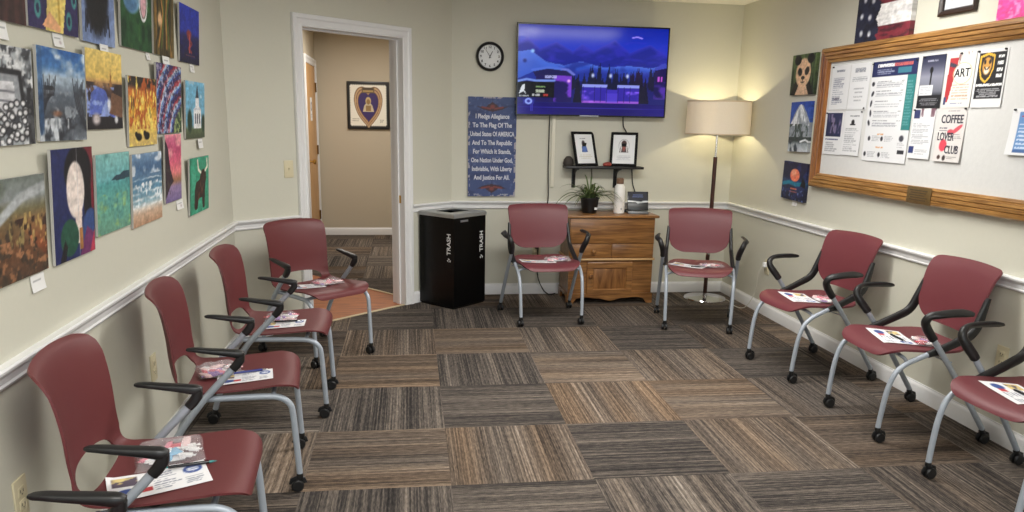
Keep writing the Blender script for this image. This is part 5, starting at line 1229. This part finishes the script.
def sheet_on(c, lab, x, y, rot, w_, h_, pic):
    """paper following the seat curve"""
    k = kind(c); mx = seat_mx(c, x, y, rot); q, r = math.cos(rad(rot)), math.sin(rad(rot))
    def bend(u, v):
        X, Y = (u-.5)*w_, (v-.5)*h_
        out = np.zeros_like(u)
        for i in range(u.shape[0]):
            for j in range(u.shape[1]):
                a, b = X[i, j], Y[i, j]; out[i, j] = seat_z(k, x+a*q-b*r, y+a*r+b*q)+.003
        return out
    o = pic_mesh('leaflet', pic, w_, h_, mx, PRINT, depth=.0006, bend=bend)
    return tag(o, lab, 'leaflet', 'leaflets on the chair seats')
def leaf_pic(seed, a=(60, 84, 150), b=(196, 64, 72)):
    p = Pic(56, 40, seed=seed).fill((240, 240, 242))
    p.rect(.05, .3, .55, .92, (226, 206, 140)).fnmix(8, 8, .5, .6, (90, 80, 96), region=lambda p: (p.u < .3)*(p.u > .05)*(p.v > .55)*(p.v < .92)).blob(.2, .3, .12, .14, a, .1).rect(.3, .42, .2, .36, b).texts(.44, .72, .14, .9, 8, (120, 126, 146), ragged=.4, fill=.45).rect(.76, .95, .55, .9, (228, 232, 244)).ring(.855, .72, .08, .14, .3, a).texts(.78, .94, .58, .86, 3, a, .5).texts(.76, .95, .12, .45, 4, (140, 146, 160), ragged=.3)
    return p
def bag_on(c, lab, x, y, rot, w_, h_, seed, th=.028, blue=False):
    k = kind(c); r = random.Random(seed); z0 = seat_z(k, x, y)+.0065; m = seat_mx(c, x, y, rot, z0)
    q_, r_ = math.cos(rad(rot)), math.sin(rad(rot))
    dz = lambda a, b: seat_z(k, x+a*q_-b*r_, y+a*r_+b*q_)-seat_z(k, x, y)
    t = thing('gift_bag', lab, 'bag', m.translation, CH[c].rotation_euler.z+rad(rot), 'clear gift bags on the chair seats')
    # contents
    groups = {}
    n = 15
    for i in range(n):
        a, b = r.uniform(-.38, .38)*w_, r.uniform(-.36, .36)*h_; s_ = r.uniform(.010, .019); mi = r.choice([0, 1, 1, 5, 1, 5, 0, 4, 3] if not blue else [2, 5, 5, 0, 1, 3, 0])
        zc = .007+r.uniform(0, .008)+dz(a, b)
        w = groups.setdefault(mi, MB()); mm = Matrix.Translation((a, b, zc)) @ Matrix.Rotation(r.uniform(0, PI), 4, 'Z')
        w.box((-s_*1.3, -s_*.7, -.005), (s_*1.3, s_*.7, .005), mm, bev=.003)
        for sd in (-1, 1): w.sweep([mm @ Vector((sd*s_*1.3, 0, 0)), mm @ Vector((sd*s_*2.0, 0, .001))], [.003, s_*.6], [.002, .002], seg=8)
    if blue:
        w = groups.setdefault(2, MB()); w.box((-.05, -.03, .012), (.03, .022, .016), Matrix.Rotation(rad(20), 4, 'Z'), bev=.002)
    w = groups.setdefault(5, MB()); w.box((-.3*w_, -.3*h_, .004), (.2*w_, .3*h_, .006))
    for mi, w in groups.items(): w.build('wrapped_sweets', PINKS[mi], t, 40)
    # crumpled film
    nx, ny = 26, 20; rg_ = np.random.RandomState(seed); P = []
    g = rg_.rand(9, 9)
    for j in range(ny):
        for i in range(nx):
            u, v = i/(nx-1)*2-1, j/(ny-1)*2-1
            e = max(0, 1-abs(u)**4)**.5*max(0, 1-abs(v)**4)**.5
            a, b = (u+1)*3.9, (v+1)*3.9; i0, j0 = int(a), int(b); fa, fb_ = a-i0, b-j0
            nz_ = (g[j0, i0]*(1-fa)+g[j0, min(8, i0+1)]*fa)*(1-fb_)+(g[min(8, j0+1), i0]*(1-fa)+g[min(8, j0+1), min(8, i0+1)]*fa)*fb_
            P.append((u*w_/2*(1+.06*(nz_-.5)), v*h_/2*(1+.08*(nz_-.5)), .001+e*(th*(.62+.7*nz_))+dz(u*w_/2, v*h_/2)))
    w = MB(); vs_ = w.verts(P)
    for j in range(ny-1):
        for i in range(nx-1): w.face((vs_[j*nx+i], vs_[j*nx+i+1], vs_[(j+1)*nx+i+1], vs_[(j+1)*nx+i]))
    w.build('plastic_film', bagm, t, 25, recalc=False)
    return t
PENB = mat('pen_black', rgb(20, 20, 24), .25); PENT = mat('pen_teal', rgb(50, 130, 130), .3); PENBL = mat('pen_blue', rgb(40, 50, 120), .3)
def pen_on(c, lab, x, y, rot, body=PENB, tip=CHROME, lift=.0):
    k = kind(c); z0 = max(seat_z(k, x, y), seat_z(k, x+.05*math.cos(rad(rot)), y), seat_z(k, x-.05*math.cos(rad(rot)), y))+.0035+lift; m = seat_mx(c, x, y, rot, z0)
    t = thing('pen', lab, 'pen', m.translation, CH[c].rotation_euler.z+rad(rot), 'pens on the chair seats')
    w = MB(); w.lathe([(.0042, -.065), (.0050, -.06), (.0052, .02), (.0050, .045), (.0046, .05)], 14, (0, 0, .0052), 'x'); w.build('barrel', body, t)
    w = MB(); w.lathe([(.0045, .0502), (.0032, .060), (.0012, .070), (.0006, .072)], 12, (0, 0, .0052), 'x'); w.build('tip', tip, t)
    w = MB(); w.box((-.062, -.0014, .0108), (-.022, .0014, .0122)); w.box((-.062, -.0014, .0095), (-.058, .0014, .0115)); w.build('clip', CHROME, t, 0)
    w = MB(); w.lathe([(.0028, -.0652), (.0028, -.072), (.0022, -.073)], 10, (0, 0, .0052), 'x'); w.build('button', tip, t)
    return t
ON = {'A': 'nearest whole left row chair', 'B': 'second left row chair', 'C': 'third left row chair', 'D': 'chair before the doorway', 'c1': 'chair by the trash bin', 'c2': 'chair before the floor lamp', 'R1': 'right wall chair nearest the lamp', 'R2': 'middle right wall chair', 'R3': 'chair at the right edge'}
sheet_on('A', 'white printed leaflet on the seat of the '+ON['A'], -.005, -.085, 18, .27, .175, leaf_pic(60))
bag_on('A', 'bag of pink and blue sweets on the seat of the '+ON['A'], -.01, .085, 14, .20, .17, 61, th=.042, blue=True)
pen_on('A', 'black and teal pen on the seat of the '+ON['A'], .07, -.005, 10, PENB, PENT)
sheet_on('B', 'white printed leaflet on the seat of the '+ON['B'], .045, -.06, 4, .216, .14, leaf_pic(62))
bag_on('B', 'crumpled bag of pale pink sweets on the seat of the '+ON['B'], -.065, .03, 18, .17, .13, 63, th=.034)
pen_on('B', 'dark blue pen on the seat of the '+ON['B'], .06, -.01, 14, PENBL, CHROME)
sheet_on('C', 'white printed leaflet on the seat of the '+ON['C'], .03, -.04, 2, .216, .14, leaf_pic(64))
bag_on('C', 'bag of pink sweets on the seat of the '+ON['C'], .0, .06, 6, .17, .13, 65, th=.03)
pen_on('C', 'black pen on the seat of the '+ON['C'], .045, -.005, 8, PENB, CHROME)
sheet_on('D', 'white printed leaflet on the seat of the '+ON['D'], -.03, -.06, 70, .20, .14, leaf_pic(66))
bag_on('D', 'clear bag of pink sweets on the seat of the '+ON['D'], .0, .07, 75, .18, .13, 67)
sheet_on('c1', 'white printed leaflet on the seat of the '+ON['c1'], .03, -.065, 85, .26, .18, leaf_pic(68, b=(226, 130, 140)))
bag_on('c1', 'clear bag of pink sweets on the seat of the '+ON['c1'], .03, .09, 80, .2, .14, 69)
sheet_on('c2', 'white printed leaflet on the seat of the '+ON['c2'], .02, -.08, 70, .26, .18, leaf_pic(70, b=(226, 130, 140)))
bag_on('c2', 'clear bag of pink sweets on the seat of the '+ON['c2'], .03, .085, 95, .18, .13, 71, th=.022)
pen_on('c2', 'black pen on the seat of the '+ON['c2'], .07, -.0, 95)
for c, s_ in (('R1', 72), ('R2', 74), ('R3', 76)):
    sheet_on(c, 'white printed leaflet on the seat of the '+ON[c], .06, -.03, 78, .26, .17, leaf_pic(s_))
    bag_on(c, 'bag of pink sweets on the seat of the '+ON[c], -.05, .085 if c != 'R1' else .06, 70, .15, .12, s_+1, th=.024)
    if c != 'R1': pen_on(c, 'black pen on the seat of the '+ON[c], .045, .0, 88)
# ================================================================== LIGHT AND CAMERA
troffer(.95, 3.9, 35, 'recessed fluorescent ceiling panel above the rows of chairs, by the left wall')
troffer(1.85, 3.9, 23, 'recessed fluorescent ceiling panel above the rows of chairs, by the notice board wall')
troffer(.1, .7, 43, 'recessed fluorescent ceiling panel over the camera end of the room, by the left wall')
troffer(1.4, .7, 24, 'recessed fluorescent ceiling panel over the camera end of the room, by the notice board wall')
la = bpy.data.lights.new('daylight', 'AREA'); la.shape = 'RECTANGLE'; la.size = 2.7; la.size_y = 1.3; la.energy = 46; la.color = (.86, .93, 1.0)
lo = bpy.data.objects.new('daylight', la); link(lo); lo.location = (.9, YR-.12, 1.5); lo.rotation_euler = (rad(90), 0, 0)
la = bpy.data.lights.new('hall_lamp', 'AREA'); la.shape = 'RECTANGLE'; la.size = .6; la.size_y = 1.2; la.energy = 34; la.color = (1, .95, .88)
lo = bpy.data.objects.new('hall_lamp', la); link(lo); lo.location = (-.3, 8.4, ZC-.02)

wd = bpy.data.worlds.new('World'); SC.world = wd; wd.use_nodes = True
wd.node_tree.nodes['Background'].inputs[0].default_value = (.75, .85, 1, 1); wd.node_tree.nodes['Background'].inputs[1].default_value = .8

F, CY, PITCH, YAW, ROLL, H = 765.762, 297.781, -.229066, .143154, .01938, 1.490434
fw = Vector((math.sin(YAW)*math.cos(PITCH), math.cos(YAW)*math.cos(PITCH), math.sin(PITCH)))
rt = Vector((math.cos(YAW), -math.sin(YAW), 0)); up = rt.cross(fw)
r2 = rt*math.cos(ROLL)+up*math.sin(ROLL); u2 = up*math.cos(ROLL)-rt*math.sin(ROLL)
cd = bpy.data.cameras.new('camera'); cam = bpy.data.objects.new('camera', cd); COL.objects.link(cam)
cam.matrix_world = Matrix(((r2.x, u2.x, -fw.x, 0), (r2.y, u2.y, -fw.y, 0), (r2.z, u2.z, -fw.z, H), (0, 0, 0, 1)))
cd.sensor_width = 36; cd.lens = F/1024*36; cd.shift_y = (CY-256)/1024; cd.clip_start = .02
SC.camera = cam
vs = SC.view_settings
SC.display_settings.display_device = 'sRGB'
vs.view_transform = 'Standard'; vs.look = 'None'; vs.gamma = 1; vs.use_curve_mapping = False; vs.exposure = 0.05
SC.cycles.use_denoising = True
SC.cycles.max_bounces = 8; SC.cycles.diffuse_bounces = 5; SC.cycles.transparent_max_bounces = 12
SC.cycles.sample_clamp_indirect = 4.0
